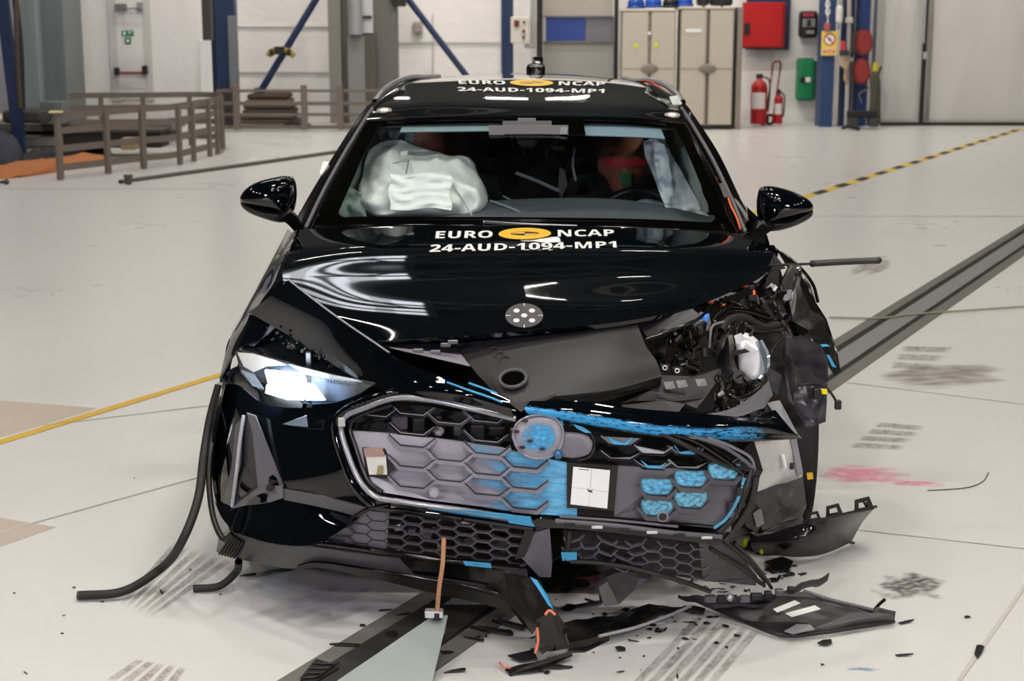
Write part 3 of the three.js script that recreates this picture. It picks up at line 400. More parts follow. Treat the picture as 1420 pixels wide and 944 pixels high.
  const br = thing('broom', 'dark broom with a yellow collar leaning right of the red reels', 'broom'); mesh('handle', tubeG([at(1214, 150, 24.7), at(1216, 110, 24.75), at(1222, 92, 24.8)], 0.016, 10, 6), M.blackish, br); mesh('collar', cyl(0.04, 0.05, 0.14, 10), std(0xb8ac30, 0.6), br, at(1214, 93, 24.75)); mesh('bristles', dome([[1208, 100], [1217, 100], [1221, 150], [1219, 172], [1204, 172], [1207, 140]].map(([x, y]) => at(x, y, 24.7)), 0.06, 0.06, V(0, 0, 1), 5), std(0x4a473a, 0.9), br);
  const tr = thing('floor_squeegee', 'low dark floor squeegee trolley at the foot of the blue pillar', 'trolley'); rect('beam', 1177, 154, 1216, 164, 24.4, 0.2, M.blackish, tr, 0.02); for (const x of [1184, 1212]) rect('foot', x - 6, 164, x + 7, 176, 24.35, 0.25, M.steelDark, tr, 0.02); mesh('strap', tubeG([at(1168, 178, 24.2), at(1176, 175, 24.2), at(1192, 179, 24.2)], 0.03, 8, 6), M.blackish, tr);
}
// white curtain walls at the right
{
  const mk = (x0, x1, l, f) => { const t = thing('plastic_curtain', l, 'curtain'); const a = at(x0, 168, 25.5), b = at(x1, 168, 25.5); const g = shell((u, v) => V(a.x + (b.x - a.x) * u, 4 - (4 - a.y) * v, -25.5 + 0.04 * noise.noise(u * f, v * 1.5, x0) + 0.012 * noise.noise(u * f * 2 + v * 3, v * 2, 2)), 60, 30, 0.006); mesh('sheet', g, std(0xcfccca, 0.55), t); rect('hem', x0, 166, x1, 170, 25.4, 0.04, std(0xb8b4b0, 0.6), t); };
  mk(1221, 1281, 'narrow white plastic curtain panel right of the brooms', 2.2); mk(1288, 1480, 'wide white plastic curtain panel at the right edge', 3.1);
  const g = thing('curtain_post', 'black and white striped post between the two white curtain panels', 'post'); rect('post', 1280, -80, 1288, 172, 25.35, 0.08, M.blackish, g); rect('white_band', 1282, -80, 1287, 60, 25.33, 0.02, std(0xa9a9ae, 0.6), g); rect('white_band', 1280, 72, 1286, 82, 25.33, 0.02, std(0xa9a9ae, 0.6), g);
  rectS('trim_13', 1222, 170, 1500, 175, 25.3, 0.1, M.blackish);
}
// thin cable over the rail
tag(mesh('floor_cable', tubeG([[1150, 440], [1220, 441], [1262, 436], [1330, 431], [1430, 424]].map(([x, y]) => onFloor(x, y, 0.012)), 0.006, 30, 6), std(0x8a9078, 0.7)), 'thin pale green cable crossing the guide rail on the floor', 'cable');
// ================================================================ the car
const CAR = { x: 0.03, z: -4.05, yaw: THREE.MathUtils.degToRad(1.2) };   // z of the foremost point of the bumper
const car = thing('car', 'black estate car with a crushed right front corner, lit headlight and deployed airbags', 'car', V(CAR.x, 0, CAR.z));
car.rotation.y = -CAR.yaw; car.updateMatrixWorld(true);
const toCar = car.matrixWorld.clone().invert(), eye = camera.position.clone().applyMatrix4(toCar);
const C = (px, py, s) => { const d = ray(px, py).transformDirection(toCar); return eye.clone().addScaledVector(d, (-s - eye.z) / d.z); };   // point seen at (px, py) lying s metres behind the bumper front, in car space
const CP = (p) => p.isVector3 ? p : C(p[0], p[1], p[2]);
const rows = (r) => surf(r.map((q) => q.map(CP)));
const BACK = V(0, 0, -1);
const cPlate = (pts, th = 0.004, sub = 0, amp = 0, freq = 9) => plate(CP, pts, th, BACK, sub, amp, freq);
const cTube = (pts, r, seg = 20, n = 7) => tubeG(pts.map(CP), r, seg, n);
const part = (name, geo, mat, label, parent = car) => { const m = mesh(name, geo, mat, parent); if (label) m.userData.label = label; return m; };
const project = (p) => { const q = p.clone().applyMatrix4(car.matrixWorld).sub(camera.position); q.applyQuaternion(camera.quaternion.clone().invert()); return [710 - FOCAL * q.x / q.z, 472 + FOCAL * q.y / q.z]; };
function onSurf(fn, px, py, lift = 0.0015) {   // the point of a surface that is seen at (px, py)
  let u = 0.5, v = 0.5, e = 1e-3;
  for (let k = 0; k < 14; k++) {
    const a = project(fn(u, v)), b = project(fn(u + e, v)), c = project(fn(u, v + e)), j = [(b[0] - a[0]) / e, (c[0] - a[0]) / e, (b[1] - a[1]) / e, (c[1] - a[1]) / e], det = j[0] * j[3] - j[1] * j[2], dx = px - a[0], dy = py - a[1];
    u = Math.min(0.998, Math.max(0, u + (j[3] * dx - j[1] * dy) / det)); v = Math.min(0.998, Math.max(0, v + (-j[2] * dx + j[0] * dy) / det));
  }
  const p = fn(u, v), n = fn(u, v + e).sub(p).cross(fn(u + e, v).sub(p)).normalize(); return p.addScaledVector(n, lift);
}
function print(name, fn, quad, tex, parent, o = {}, lift = 0.0015, nu = 16, nv = 6) {   // flat print following a surface; quad TL TR BR BL
  const [a, b, c, d] = quad; const g = shell((u, v) => { const x = (a[0] * (1 - u) + b[0] * u) * (1 - v) + (d[0] * (1 - u) + c[0] * u) * v, y = (a[1] * (1 - u) + b[1] * u) * (1 - v) + (d[1] * (1 - u) + c[1] * u) * v; return onSurf(fn, x, y, lift); }, nu, nv, 0.0004);
  return part(name, g, tex.isTexture ? new THREE.MeshPhysicalMaterial({ map: tex, transparent: true, roughness: 0.45, ...o }) : tex, undefined, parent);
}

// ---- bonnet, roof, glass
const hoodF = rows([
  [[413, 318, 1.66], [505, 315, 1.56], [605, 313, 1.49], [735, 312, 1.46], [860, 315, 1.48], [982, 322, 1.54], [1074, 340, 1.42]],
  [[402, 345, 1.27], [490, 344, 1.22], [602, 344, 1.17], [735, 343, 1.13], [870, 344, 1.16], [992, 347, 1.21], [1079, 352, 1.3]],
  [[392, 382, 0.97], [488, 385, 0.93], [605, 386, 0.88], [735, 385, 0.84], [880, 382, 0.9], [1002, 377, 1.04], [1071, 369, 1.18]],
  [[408, 428, 0.7], [495, 430, 0.64], [610, 429, 0.59], [732, 425, 0.56], [878, 418, 0.62], [995, 399, 0.88], [1056, 384, 1.04]],
  [[470, 474, 0.5], [530, 472, 0.43], [620, 467, 0.39], [728, 459, 0.38], [862, 446, 0.45], [965, 424, 0.68], [1040, 393, 0.96]],
]);
const hood = part('bonnet', shell(hoodF, 60, 44, 0.012), M.paint);
const roofF = rows([
  [V(-0.5, 1.36, -4.6), V(-0.25, 1.385, -4.65), V(0, 1.39, -4.68), V(0.25, 1.385, -4.65), V(0.5, 1.35, -4.6)],
  [V(-0.53, 1.4, -4.1), V(-0.27, 1.425, -4.1), V(0, 1.43, -4.1), V(0.25, 1.42, -4.1), V(0.5, 1.39, -4.1)],
  [[566, 112, 3.2], [640, 108.5, 3.25], [740, 107, 3.3], [835, 110, 3.25], [899, 117, 3.2]],
  [[543, 126, 2.7], [620, 121, 2.75], [739, 119.5, 2.8], [850, 122, 2.75], [921, 130, 2.7]],
  [[524, 147, 2.3], [605, 141, 2.32], [738, 139, 2.34], [862, 143, 2.32], [941, 150, 2.3]],
  [[508, 166, 2.06], [600, 162, 2.04], [737, 160, 2.03], [862, 162, 2.04], [952, 170, 2.06]],
]);
const roof = part('roof', shell(roofF, 40, 60, 0.02), M.paint);
const glassF = rows([
  [[512, 166, 2.07], [600, 163.5, 2.05], [737, 162, 2.04], [862, 163.5, 2.05], [948, 170, 2.07]],
  [[486, 215, 1.93], [590, 213, 1.88], [736, 212, 1.86], [878, 215, 1.88], [972, 220, 1.93]],
  [[461, 264, 1.8], [580, 262, 1.72], [735, 262, 1.68], [892, 264, 1.72], [995, 271, 1.8]],
  [[436, 314, 1.68], [570, 313, 1.55], [734, 314, 1.49], [905, 317, 1.55], [1019, 323, 1.68]],
]);
const windscreen = part('windscreen', shell(glassF, 30, 24, 0.0), M.glass);
windscreen.geometry = (() => { const g = shell(glassF, 30, 24, 0.001), n = 31 * 25, I = Array.from(g.index.array).slice(0).filter((_, k, a) => { const t = k - (k % 3); return a[t] < n && a[t + 1] < n && a[t + 2] < n; }); g.setIndex(I); return g; })();
const subF = (fn, u0, u1, v0, v1, lift = 0.002) => (u, v) => { const e = 1e-3, a = u0 + (u1 - u0) * u, b = v0 + (v1 - v0) * v, p = fn(a, b), n = fn(a, b + e).sub(p).cross(fn(a + e, b).sub(p)).normalize(); return p.addScaledVector(n, lift); };
for (const [a, b, c, d] of [[0, 1, 0.925, 1], [0, 0.048, 0, 0.93], [0.955, 1, 0, 0.93], [0, 1, 0, 0.03], [0.435, 0.635, 0.028, 0.17]]) part('glass_border', shell(subF(glassF, a, b, c, d, 0.003), 24, 10, 0.002), M.frit, undefined, windscreen);
for (const [u, v, f] of [[0.048, 0.925, 1], [0.955, 0.925, -1], [0.048, 0.03, 2], [0.955, 0.03, -2]]) {   // rounded inner corners of the border
  const s = Math.sign(f), dn = Math.abs(f) === 1 ? -1 : 1; part('glass_border', shell((a, b) => { const r = 0.07, t = a * Math.PI / 2, cu = u + s * r * 0.5 * (1 - Math.sin(t)), cv = v + dn * r * (1 - Math.cos(t)); return subF(glassF, u + (cu - u) * b, u + (cu - u) * b, v + (cv - v) * b, v + (cv - v) * b, 0.003)(0, 0); }, 8, 1, 0.001), M.frit, undefined, windscreen);
}
part('glass_tint_strip', shell(subF(glassF, 0.14, 0.435, 0.04, 0.09, -0.02), 10, 3, 0.004), std(0x7d9199, 0.4), undefined, windscreen);
part('glass_tint_strip', shell(subF(glassF, 0.635, 0.9, 0.04, 0.13, -0.02), 10, 3, 0.004), std(0x73889a, 0.4), undefined, windscreen);
// sensor bracket and mirror
{
  const b = part('sensor_bracket', cPlate([[678, 174], [788, 174], [788, 187], [678, 187]].map(([x, y]) => [x, y, 1.95]), 0.02), std(0x77767a, 0.4)); part('bracket_step', cPlate([[697, 168], [765, 168], [765, 175], [697, 175]].map(([x, y]) => [x, y, 1.97]), 0.02), std(0x6b6a6d, 0.4), undefined, b); part('bracket_step', cPlate([[718, 164], [743, 164], [743, 169], [718, 169]].map(([x, y]) => [x, y, 1.98]), 0.02), std(0x7a797c, 0.4), undefined, b); part('bracket_clip', cPlate([[778, 176], [787, 177], [786, 186], [776, 186]].map(([x, y]) => [x, y, 1.945]), 0.01), M.silver, undefined, b);
  part('interior_mirror', dome([[716, 186], [746, 186], [745, 198], [738, 205], [726, 205], [718, 199]].map(([x, y]) => C(x, y, 2.12)), 0.03, 0.05), M.blackish);
}
// A pillars, roof edge, rails
const pillar = (pts, w) => part('a_pillar', shell(rows(pts), 8, 30, 0.03), M.gloss);
pillar([[[546, 121, 2.78], [553, 118, 2.75], [560, 118, 2.7]], [[515, 142, 2.4], [522, 144, 2.33], [530, 150, 2.28]], [[493, 168, 2.25], [502, 168, 2.16], [514, 168, 2.1]], [[466, 210, 2.12], [476, 212, 2.02], [490, 214, 1.96]], [[434, 262, 2.0], [447, 264, 1.88], [466, 264, 1.83]], [[404, 315, 1.92], [420, 318, 1.75], [441, 316, 1.7]]]);
pillar([[[898, 118, 2.7], [905, 118, 2.75], [912, 120, 2.78]], [[928, 150, 2.28], [940, 146, 2.33], [948, 142, 2.4]], [[946, 172, 2.1], [957, 170, 2.16], [968, 168, 2.25]], [[969, 220, 1.96], [984, 217, 2.02], [997, 213, 2.12]], [[992, 271, 1.83], [1009, 268, 1.88], [1022, 265, 2.0]], [[1014, 324, 1.7], [1030, 323, 1.75], [1047, 320, 1.92]]]);
part('pillar_seal', cTube([[517, 150, 2.29], [505, 168, 2.14], [478, 212, 2.0], [449, 264, 1.86], [424, 316, 1.72]], 0.008, 30), std(0x55545a, 0.5)); part('pillar_seal', cTube([[945, 150, 2.3], [958, 170, 2.14], [986, 217, 2.0], [1011, 268, 1.86], [1034, 322, 1.72]], 0.008, 30), std(0x55545a, 0.5));
part('roof_rail', tubeG([C(520, 141, 2.42), C(530, 128, 2.6), C(545, 116, 2.85), C(566, 108, 3.2), C(588, 107, 3.7), V(-0.5, 1.405, -4.3)], 0.013, 40, 8), M.alu, 'silver roof rail'); part('roof_rail', tubeG([C(947, 142, 2.4), C(936, 128, 2.6), C(921, 117, 2.85), C(901, 111, 3.2), C(880, 111.5, 3.7), V(0.46, 1.40, -4.3)], 0.013, 40, 8), M.alu, 'silver roof rail wound with orange cable');
part('cable', cTube([[882, 110, 3.6], [905, 116, 3.0], [922, 130, 2.65], [936, 145, 2.38], [952, 168, 2.17], [975, 210, 2.05], [993, 248, 1.92], [997, 256, 1.9]], 0.005, 50, 6), M.orange, 'orange cable taped along the pillar'); part('cable', cTube([[884, 111, 3.6], [900, 113, 3.1], [918, 124, 2.75], [930, 140, 2.42]], 0.005, 30, 6), std(0xb4483c, 0.5)); part('cable', cTube([[1009, 271, 1.84], [1013, 284, 1.8], [1022, 303, 1.76], [1027, 318, 1.74]], 0.004, 20, 6), M.orange);
part('tape', cPlate([[997, 254, 1.875], [1004, 254, 1.875], [1013, 272, 1.825], [1004, 274, 1.825]], 0.002), std(0x37383a, 0.6)); part('tape', cPlate([[928, 134, 2.4], [940, 132, 2.4], [946, 144, 2.36], [934, 147, 2.33]], 0.004), std(0xb7bdb8, 0.3), 'clear tape around the rail foot');
for (const [x, y] of [[533, 154], [932, 160.5]]) { const m = part('marker_dot', new THREE.CylinderGeometry(0.03, 0.03, 0.002, 24), std(0x86837c, 0.5)); const p = onSurf(roofF, x, y, 0.003); m.position.copy(p); m.rotation.x = 0.3; const k = part('marker_centre', new THREE.CylinderGeometry(0.016, 0.016, 0.003, 20), M.white, undefined, m); k.position.y = 0.001; }
part('roof_antenna', (() => { const s = new THREE.Shape(); s.moveTo(-0.1, 0); s.quadraticCurveTo(0.02, 0.02, 0.07, 0.065); s.quadraticCurveTo(0.095, 0.075, 0.1, 0.05); s.lineTo(0.11, 0); const g = new THREE.ExtrudeGeometry(s, { depth: 0.02, bevelEnabled: true, bevelThickness: 0.02, bevelSize: 0.012, bevelSegments: 4 }); g.translate(0, 0, -0.01); g.rotateY(Math.PI / 2); const p = V(0.0, 1.425, -4.35); g.translate(p.x + 0.012, p.y, p.z); return g; })(), M.gloss);
{ const tip = C(743, 97, 4.3); part('antenna_lens', new THREE.SphereGeometry(0.022, 14, 10), M.chrome).position.copy(tip); part('antenna_base', box(0.1, 0.06, 0.16, 0.02), M.gloss).position.set(tip.x, 1.44, tip.z - 0.06); }

// ---- printing on the bonnet and roof
const badge = (g, x, y, rx, ry) => { g.fillStyle = '#e2b52f'; g.beginPath(); g.ellipse(x, y, rx, ry, 0, 0, 7); g.fill(); g.fillStyle = '#121212'; g.beginPath(); g.ellipse(x, y, rx * 0.52, ry * 0.34, 0, Math.PI / 2, Math.PI); g.lineTo(x, y); g.fill(); g.beginPath(); g.ellipse(x, y, rx * 0.52, ry * 0.34, 0, -Math.PI / 2, 0); g.lineTo(x, y); g.fill(); g.beginPath(); g.ellipse(x, y, rx * 0.52, ry * 0.3, 0, 0, Math.PI * 2); g.lineWidth = 7; g.strokeStyle = '#121212'; g.stroke(); g.fillStyle = '#e2b52f'; };
const lettering = canvasTex(1024, 512, (g, w, h) => {
  g.clearRect(0, 0, w, h); g.fillStyle = '#e9e9e6'; g.textBaseline = 'middle';
  const put = (t, x0, x1, y, size) => { g.save(); g.font = 'bold ' + size + 'px sans-serif'; const m = g.measureText(t).width; g.translate(x0, y); g.scale((x1 - x0) / m, 1); g.fillText(t, 0, 0); g.restore(); };
  put('EURO', 20, 345, 130, 190); put('NCAP', 680, 1000, 130, 190); put('24-AUD-1094-MP1', 6, 1018, 390, 190); badge(g, 512, 125, 142, 118);
});
print('lettering', hoodF, [[598, 317], [858, 315], [862, 347], [592, 354]], lettering, hood, {}, 0.002, 24, 6);
print('lettering', roofF, [[628, 109.5], [846, 112], [842, 132], [634, 129]], lettering, roof, {}, 0.003, 24, 6);
print('test_marker', hoodF, [[701, 421], [753, 421], [754, 455], [700, 455]], canvasTex(256, 256, (g, w, h) => { g.clearRect(0, 0, w, h); g.fillStyle = '#4e4d50'; g.beginPath(); g.arc(128, 128, 126, 0, 7); g.fill(); g.fillStyle = '#dcdcde'; for (const [x, y] of [[128, 128], [76, 78], [180, 78], [76, 180], [180, 180]]) { g.beginPath(); g.arc(x, y, 21, 0, 7); g.fill(); } g.fillRect(125, 2, 6, 30); g.fillRect(125, 224, 6, 30); g.fillRect(2, 125, 34, 6); g.fillRect(220, 125, 34, 6); }), hood, {}, 0.002, 8, 8);

// ---- wings and body sides
const sideL = [V(-0.91, 0.24, -2.2), V(-0.92, 0.24, -1.7), V(-0.92, 0.3, -1.3), V(-0.925, 0.6, -1.14), V(-0.925, 0.71, -0.9), V(-0.92, 0.62, -0.66)];
const wingF = surf([
  [[413, 319, 1.67], [405, 322, 1.85], [399, 324, 2.08], V(-0.93, 0.66, -2.2), sideL[0]], [[403, 346, 1.28], [390, 352, 1.35], [376, 364, 1.58], V(-0.935, 0.64, -1.7), sideL[1]],
  [[393, 383, 0.98], [374, 394, 1.03], [351, 409, 1.22], V(-0.935, 0.62, -1.32), sideL[2]], [[391, 405, 0.88], [360, 420, 0.9], [334, 439, 1.03], V(-0.935, 0.68, -1.12), sideL[3]],
  [[385, 428, 0.79], [345, 447, 0.78], [318, 471, 0.85], V(-0.93, 0.715, -0.87), sideL[4]], [[360, 470, 0.66], [330, 484, 0.66], [305, 522, 0.64], V(-0.925, 0.63, -0.66), sideL[5]],
].map((r) => r.map(CP).reverse()));
part('front_wing', shell(wingF, 24, 40, 0.006), M.paint);
const bodyProfile = (sx, z, top) => [[0.905, 0.22], [0.93, 0.5], [0.93, 0.72], [0.9, 0.88], [0.86, top]].map(([x, y]) => V(sx * x, y, z));
for (const sx of [-1, 1]) {
  const zs = sx < 0 ? [-2.05, -2.6, -3.1, -3.6, -4.1, -4.6, -4.82] : [-1.9, -2.6, -3.1, -3.6, -4.1, -4.6, -4.82], k = [0, 0, 0, 0.01, 0, -0.05, -0.14];
  part('body_side', shell(surf(zs.map((z, i) => bodyProfile(sx, z, i < 5 ? 0.97 : 1.0).map((p) => { p.x += sx * k[i]; return p; }))), 16, 40, 0.01), M.paint);
  part('side_window', (() => { const f = surf([[-1.75, 0.98, 0.8], [-2.4, 0.98, 0.86], [-3.4, 0.98, 0.85], [-4.6, 1.0, 0.78]].map(([z, y, x], i) => [V(sx * x, y, z), V(sx * [0.79, 0.72, 0.7, 0.64][i], [0.99, 1.2, 1.22, 1.2][i], z - [0.01, 0.12, 0, 0][i]), V(sx * [0.78, 0.58, 0.56, 0.5][i], [1.0, 1.36, 1.4, 1.35][i], z - [0.02, 0.2, 0, 0][i])])), g = shell(f, 8, 24, 0.001), n = 9 * 25; g.setIndex(Array.from(g.index.array).filter((_, q, a) => { const t = q - (q % 3); return a[t] < n && a[t + 1] < n && a[t + 2] < n; })); return g; })(), M.glass);
}
part('tailgate', shell(surf([[V(-0.5, 1.36, -4.6), V(0, 1.39, -4.68), V(0.5, 1.36, -4.6)], [V(-0.76, 1.0, -4.72), V(0, 1.0, -4.82), V(0.76, 1.0, -4.72)], [V(-0.8, 0.6, -4.8), V(0, 0.6, -4.88), V(0.8, 0.6, -4.8)], [V(-0.78, 0.25, -4.78), V(0, 0.25, -4.86), V(0.78, 0.25, -4.78)]]), 12, 12, 0.01), M.paint);
part('wheel_arch_liner', shell((u, v) => { const a = Math.PI * (0.02 + 0.96 * u); return V(-0.66 - 0.23 * v, 0.36 + 0.36 * Math.sin(a), -0.9 - 0.37 * Math.cos(a)); }, 24, 3, 0.01), M.trim); part('wheel_arch_wall', box(0.02, 0.6, 0.8, 0.005), M.trim).position.set(-0.64, 0.45, -0.9); part('corner_filler', cPlate([[305, 520, 0.7], [345, 500, 0.7], [420, 560, 0.5], [400, 640, 0.42], [330, 700, 0.55], [300, 640, 0.68]], 0.02), M.trim);
part('underbody', box(1.5, 0.14, 3.9, 0.03), M.trim).position.set(0, 0.27, -2.75);
part('engine_bay_floor', box(1.2, 0.1, 1.1, 0.02), M.trim).position.set(-0.1, 0.3, -0.95);
part('bulkhead', box(1.6, 0.6, 0.04, 0.01), M.blackish).position.set(0, 0.62, -1.62);
// wheels
function wheel(x, z, name) {
  const w = part('wheel', new THREE.LatheGeometry([[0.2, -0.1], [0.27, -0.118], [0.325, -0.11], [0.338, -0.08], [0.34, 0], [0.338, 0.08], [0.325, 0.11], [0.27, 0.118], [0.2, 0.1]].map((p) => new THREE.Vector2(...p)), 40).rotateZ(Math.PI / 2), M.tyre, name); w.position.set(x, 0.34, z);
  const s = Math.sign(x), r = part('rim', new THREE.LatheGeometry([[0.02, 0.07], [0.06, 0.08], [0.07, 0.05], [0.2, 0.03], [0.23, 0.1], [0.245, 0.1], [0.24, -0.09]].map((p) => new THREE.Vector2(...p)), 32).rotateZ(-s * Math.PI / 2), M.steelDark, undefined, w);
  for (let i = 0; i < 5; i++) { const k = part('spoke', box(0.02, 0.2, 0.05, 0.008), M.alu, undefined, w); const a = i * Math.PI * 0.4; k.position.set(s * 0.085, Math.cos(a) * 0.13, Math.sin(a) * 0.13); k.rotation.x = a; }
  return w;
}
wheel(-0.79, -0.9, 'front wheel behind the rubber strips'); wheel(-0.79, -3.8); wheel(0.79, -3.8);
{ const w = wheel(0.835, -1.2, 'bare front tyre exposed in the crushed corner'); w.rotation.y = -0.04; w.position.y = 0.342; }
// mirrors
const mirror = (out, low, arm, s, axis) => {
  const m = part('door_mirror', dome(out.map(([x, y]) => C(x, y, s)), 0.09, 0.1, V(0, 0, 1), 9, 0, 0.8), M.paint);
  part('lower_trim', dome(low.map(([x, y]) => C(x, y, s + 0.01)), 0.07, 0.09, V(0, 0, 1), 6, 0, 0.8), M.plastic, undefined, m); part('mirror_arm', shell(rows(arm), 6, 8, 0.05), M.trim, undefined, m); part('indicator', cTube([low[0], low[1], low[2]].map(([x, y]) => [x, y - 1, s - 0.045]), 0.004, 10, 6), std(0x9a5a1c, 0.3), undefined, m);
};
mirror([[333, 277], [337, 266], [352, 254], [375, 247], [397, 244], [407, 247], [411, 262], [410, 282], [405, 295], [385, 292], [350, 285]], [[334, 279], [350, 284], [385, 292], [404, 296], [402, 304], [393, 308], [370, 303], [345, 293], [336, 286]], [[[388, 303, 1.72], [404, 294, 1.72]], [[400, 312, 1.76], [412, 302, 1.76]], [[408, 321, 1.82], [420, 313, 1.82]]], 1.78);
mirror([[1128, 288], [1124, 279], [1108, 269], [1085, 261], [1064, 258], [1054, 261], [1050, 275], [1050, 295], [1054, 309], [1078, 306], [1112, 297]], [[1127, 290], [1112, 296], [1078, 306], [1055, 309], [1056, 316], [1064, 320], [1090, 316], [1115, 306], [1126, 298]], [[[1057, 310, 1.72], [1074, 317, 1.72]], [[1046, 319, 1.76], [1062, 325, 1.76]], [[1038, 327, 1.82], [1050, 332, 1.82]]], 1.78);
part('white_sticker', cPlate([[448, 224, 2.1], [456, 224, 2.1], [452, 240, 2.05], [443, 241, 2.05]], 0.003), M.white);
// wipers and scuttle
part('scuttle', shell(rows([[[436, 315, 1.69], [570, 314, 1.56], [734, 315, 1.5], [905, 318, 1.56], [1030, 325, 1.69]], [[440, 320, 1.69], [570, 318, 1.58], [734, 318, 1.52], [905, 322, 1.58], [1030, 330, 1.69]]]), 24, 2, 0.03), M.trim);
part('wiper', cTube([[670, 308, 1.5], [720, 311, 1.5], [800, 314, 1.5]], 0.006, 12), M.steelLight); part('wiper', cTube([[672, 309, 1.49], [740, 314, 1.47], [850, 317, 1.5], [940, 320, 1.58]], 0.007, 16), M.blackish);

// ---- cabin
{
  part('dashboard', shell(rows([[[430, 309, 1.76], [580, 306, 1.7], [735, 306, 1.62], [900, 308, 1.7], [1020, 316, 1.76]], [[440, 302, 2.0], [580, 300, 2.0], [735, 294, 1.95], [880, 294, 2.0], [1000, 308, 2.0]], [[450, 298, 2.3], [580, 292, 2.3], [720, 280, 2.2], [860, 281, 2.15], [985, 303, 2.2]], [V(-0.75, 0.7, -2.4), V(-0.3, 0.7, -2.42), V(0, 0.7, -2.4), V(0.35, 0.7, -2.36), V(0.72, 0.7, -2.36)]].reverse()), 24, 20, 0.03), std(0x4c555c, 0.7));
  const wheelC = C(885, 322, 2.35), sw = part('steering_wheel', new THREE.TorusGeometry(0.18, 0.017, 12, 40), M.trim); sw.position.copy(wheelC); sw.rotation.x = -0.45; part('airbag_cloth', dome([[878, 284], [890, 276], [915, 279], [938, 290], [948, 305], [915, 304], [890, 296]].map(([x, y]) => C(x, y, 2.42)), 0.06, 0.03, V(0, 0, 1), 6, 0.02), M.bagBlue, 'deflated white driver airbag'); part('hub', box(0.16, 0.12, 0.08, 0.03), M.trim, undefined, sw);
  const seat = (x, z, w) => { const s = part('seat', shell(surf([[V(x - w * 0.4, 1.0, z + 0.02), V(x, 1.02, z), V(x + w * 0.4, 1.0, z + 0.02)], [V(x - w * 0.5, 0.8, z + 0.12), V(x, 0.8, z + 0.06), V(x + w * 0.5, 0.8, z + 0.12)], [V(x - w * 0.5, 0.5, z + 0.25), V(x, 0.5, z + 0.2), V(x + w * 0.5, 0.5, z + 0.25)], [V(x - w * 0.48, 0.46, z + 0.75), V(x, 0.44, z + 0.78), V(x + w * 0.48, 0.46, z + 0.75)]]), 10, 16, 0.1), M.fabricDark); part('headrest', box(0.25, 0.18, 0.1, 0.05), M.fabricDark, undefined, s).position.set(x, 1.13, z - 0.02); for (const d of [-0.06, 0.06]) part('headrest_post', cyl(0.007, 0.007, 0.12, 8), M.alu, undefined, s).position.set(x + d, 1.03, z - 0.02); };
  seat(-0.37, -3.25, 0.5); seat(0.37, -3.2, 0.5); seat(-0.38, -4.1, 0.52); seat(0.38, -4.1, 0.52); seat(0, -4.15, 0.3);
  part('headlining', shell(subF(roofF, 0.04, 0.96, 0.03, 0.97, -0.04), 12, 16, 0.004), std(0x55595c, 0.9));
  part('cabin_trim', cPlate([[776, 232, 2.9], [783, 236, 2.9], [787, 256, 2.9], [778, 276, 2.9], [774, 262, 2.9]], 0.02), std(0x4c4648, 0.6)); part('belt', cTube([[797, 205, 3.0], [794, 228, 2.95], [798, 250, 2.9]], 0.006, 16), std(0xa6abb0, 0.6)); part('belt', cTube([[716, 240, 2.3], [740, 249, 2.35], [774, 264, 2.4]], 0.008, 14), std(0x8e9499, 0.5)); part('sensor_rod', cTube([[680, 278, 2.1], [712, 290, 2.0], [742, 304, 1.9]], 0.004, 10), std(0x8e989e, 0.5)); part('sensor_rod', cTube([[698, 272, 2.2], [728, 287, 2.1]], 0.004, 8), std(0x7c868c, 0.5));
  part('interior_lamp', cPlate([[764, 202, 3.3], [782, 203, 3.3], [784, 209, 3.3], [765, 208, 3.3]], 0.01), std(0xf0f0e8, 0.5));
  // airbags
  for (const [s, x0, x1] of [[-1, -0.72, -0.66], [1, 0.68, 0.6]]) part('curtain_airbag', shell((u, v) => V(x0 + (x1 - x0) * (1 - v) - s * 0.02 * Math.sin(u * 14) * Math.sin(v * 3) + 0.012 * noise.noise(u * 9, v * 6, s), 0.98 + 0.32 * (1 - v) - (v > 0.5 ? 0.0 : 0), -2.0 - 2.2 * u - 0.2 * (1 - v)), 40, 10, 0.02), std(0xaab8b3, 0.85), 'pale curtain airbag along the side window');
  const bag = part('passenger_airbag', dome([[518, 202], [536, 196], [565, 199], [598, 209], [630, 216], [655, 223], [663, 242], [674, 262], [676, 278], [664, 296], [640, 302], [580, 300], [525, 301], [503, 293], [497, 276], [500, 250], [508, 222]].map(([x, y]) => C(x, y, 2.32 - 0.28 * (y - 196) / 106)), 0.13, 0.22, V(0, 0.25, 1).normalize(), 14, 0.075, 0.5), M.bagWhite, 'big inflated white passenger airbag');
  part('sewn_panel', shell((u, v) => C(540 + 85 * u + 2 * Math.sin(v * 9), 241 + 49 * v + 2 * Math.sin(u * 7), 1.93 + (1 - v) * 0.06).add(V(0, 0, 0.012 * noise.noise(u * 4, v * 5, 2))), 16, 12, 0.006), M.bagPanel, undefined, bag);
  part('seam', cTube([[567, 222, 2.07], [565, 230, 2.05], [563, 241, 2.03]], 0.003, 8), std(0x8a9090, 0.8), undefined, bag); part('seam', cTube([[655, 224, 2.16], [640, 240, 2.1], [628, 256, 2.02], [640, 274, 1.99], [655, 300, 1.92]], 0.003, 20), std(0xa7adad, 0.8), undefined, bag); part('seam', cTube([[520, 228, 2.15], [545, 226, 2.1], [565, 222, 2.08]], 0.0025, 12), std(0xb0b6b2, 0.8), undefined, bag); part('tab', cPlate([[556, 210, 2.1], [566, 209, 2.1], [564, 215, 2.09], [555, 215, 2.09]], 0.003), M.bagPanel, undefined, bag);
  const fold = (pts, s, amp, mat, l) => part('curtain_airbag', cPlate(pts.map(([x, y, d = 0]) => [x, y, s + d]), 0.012, 4, amp, 14), mat, l);
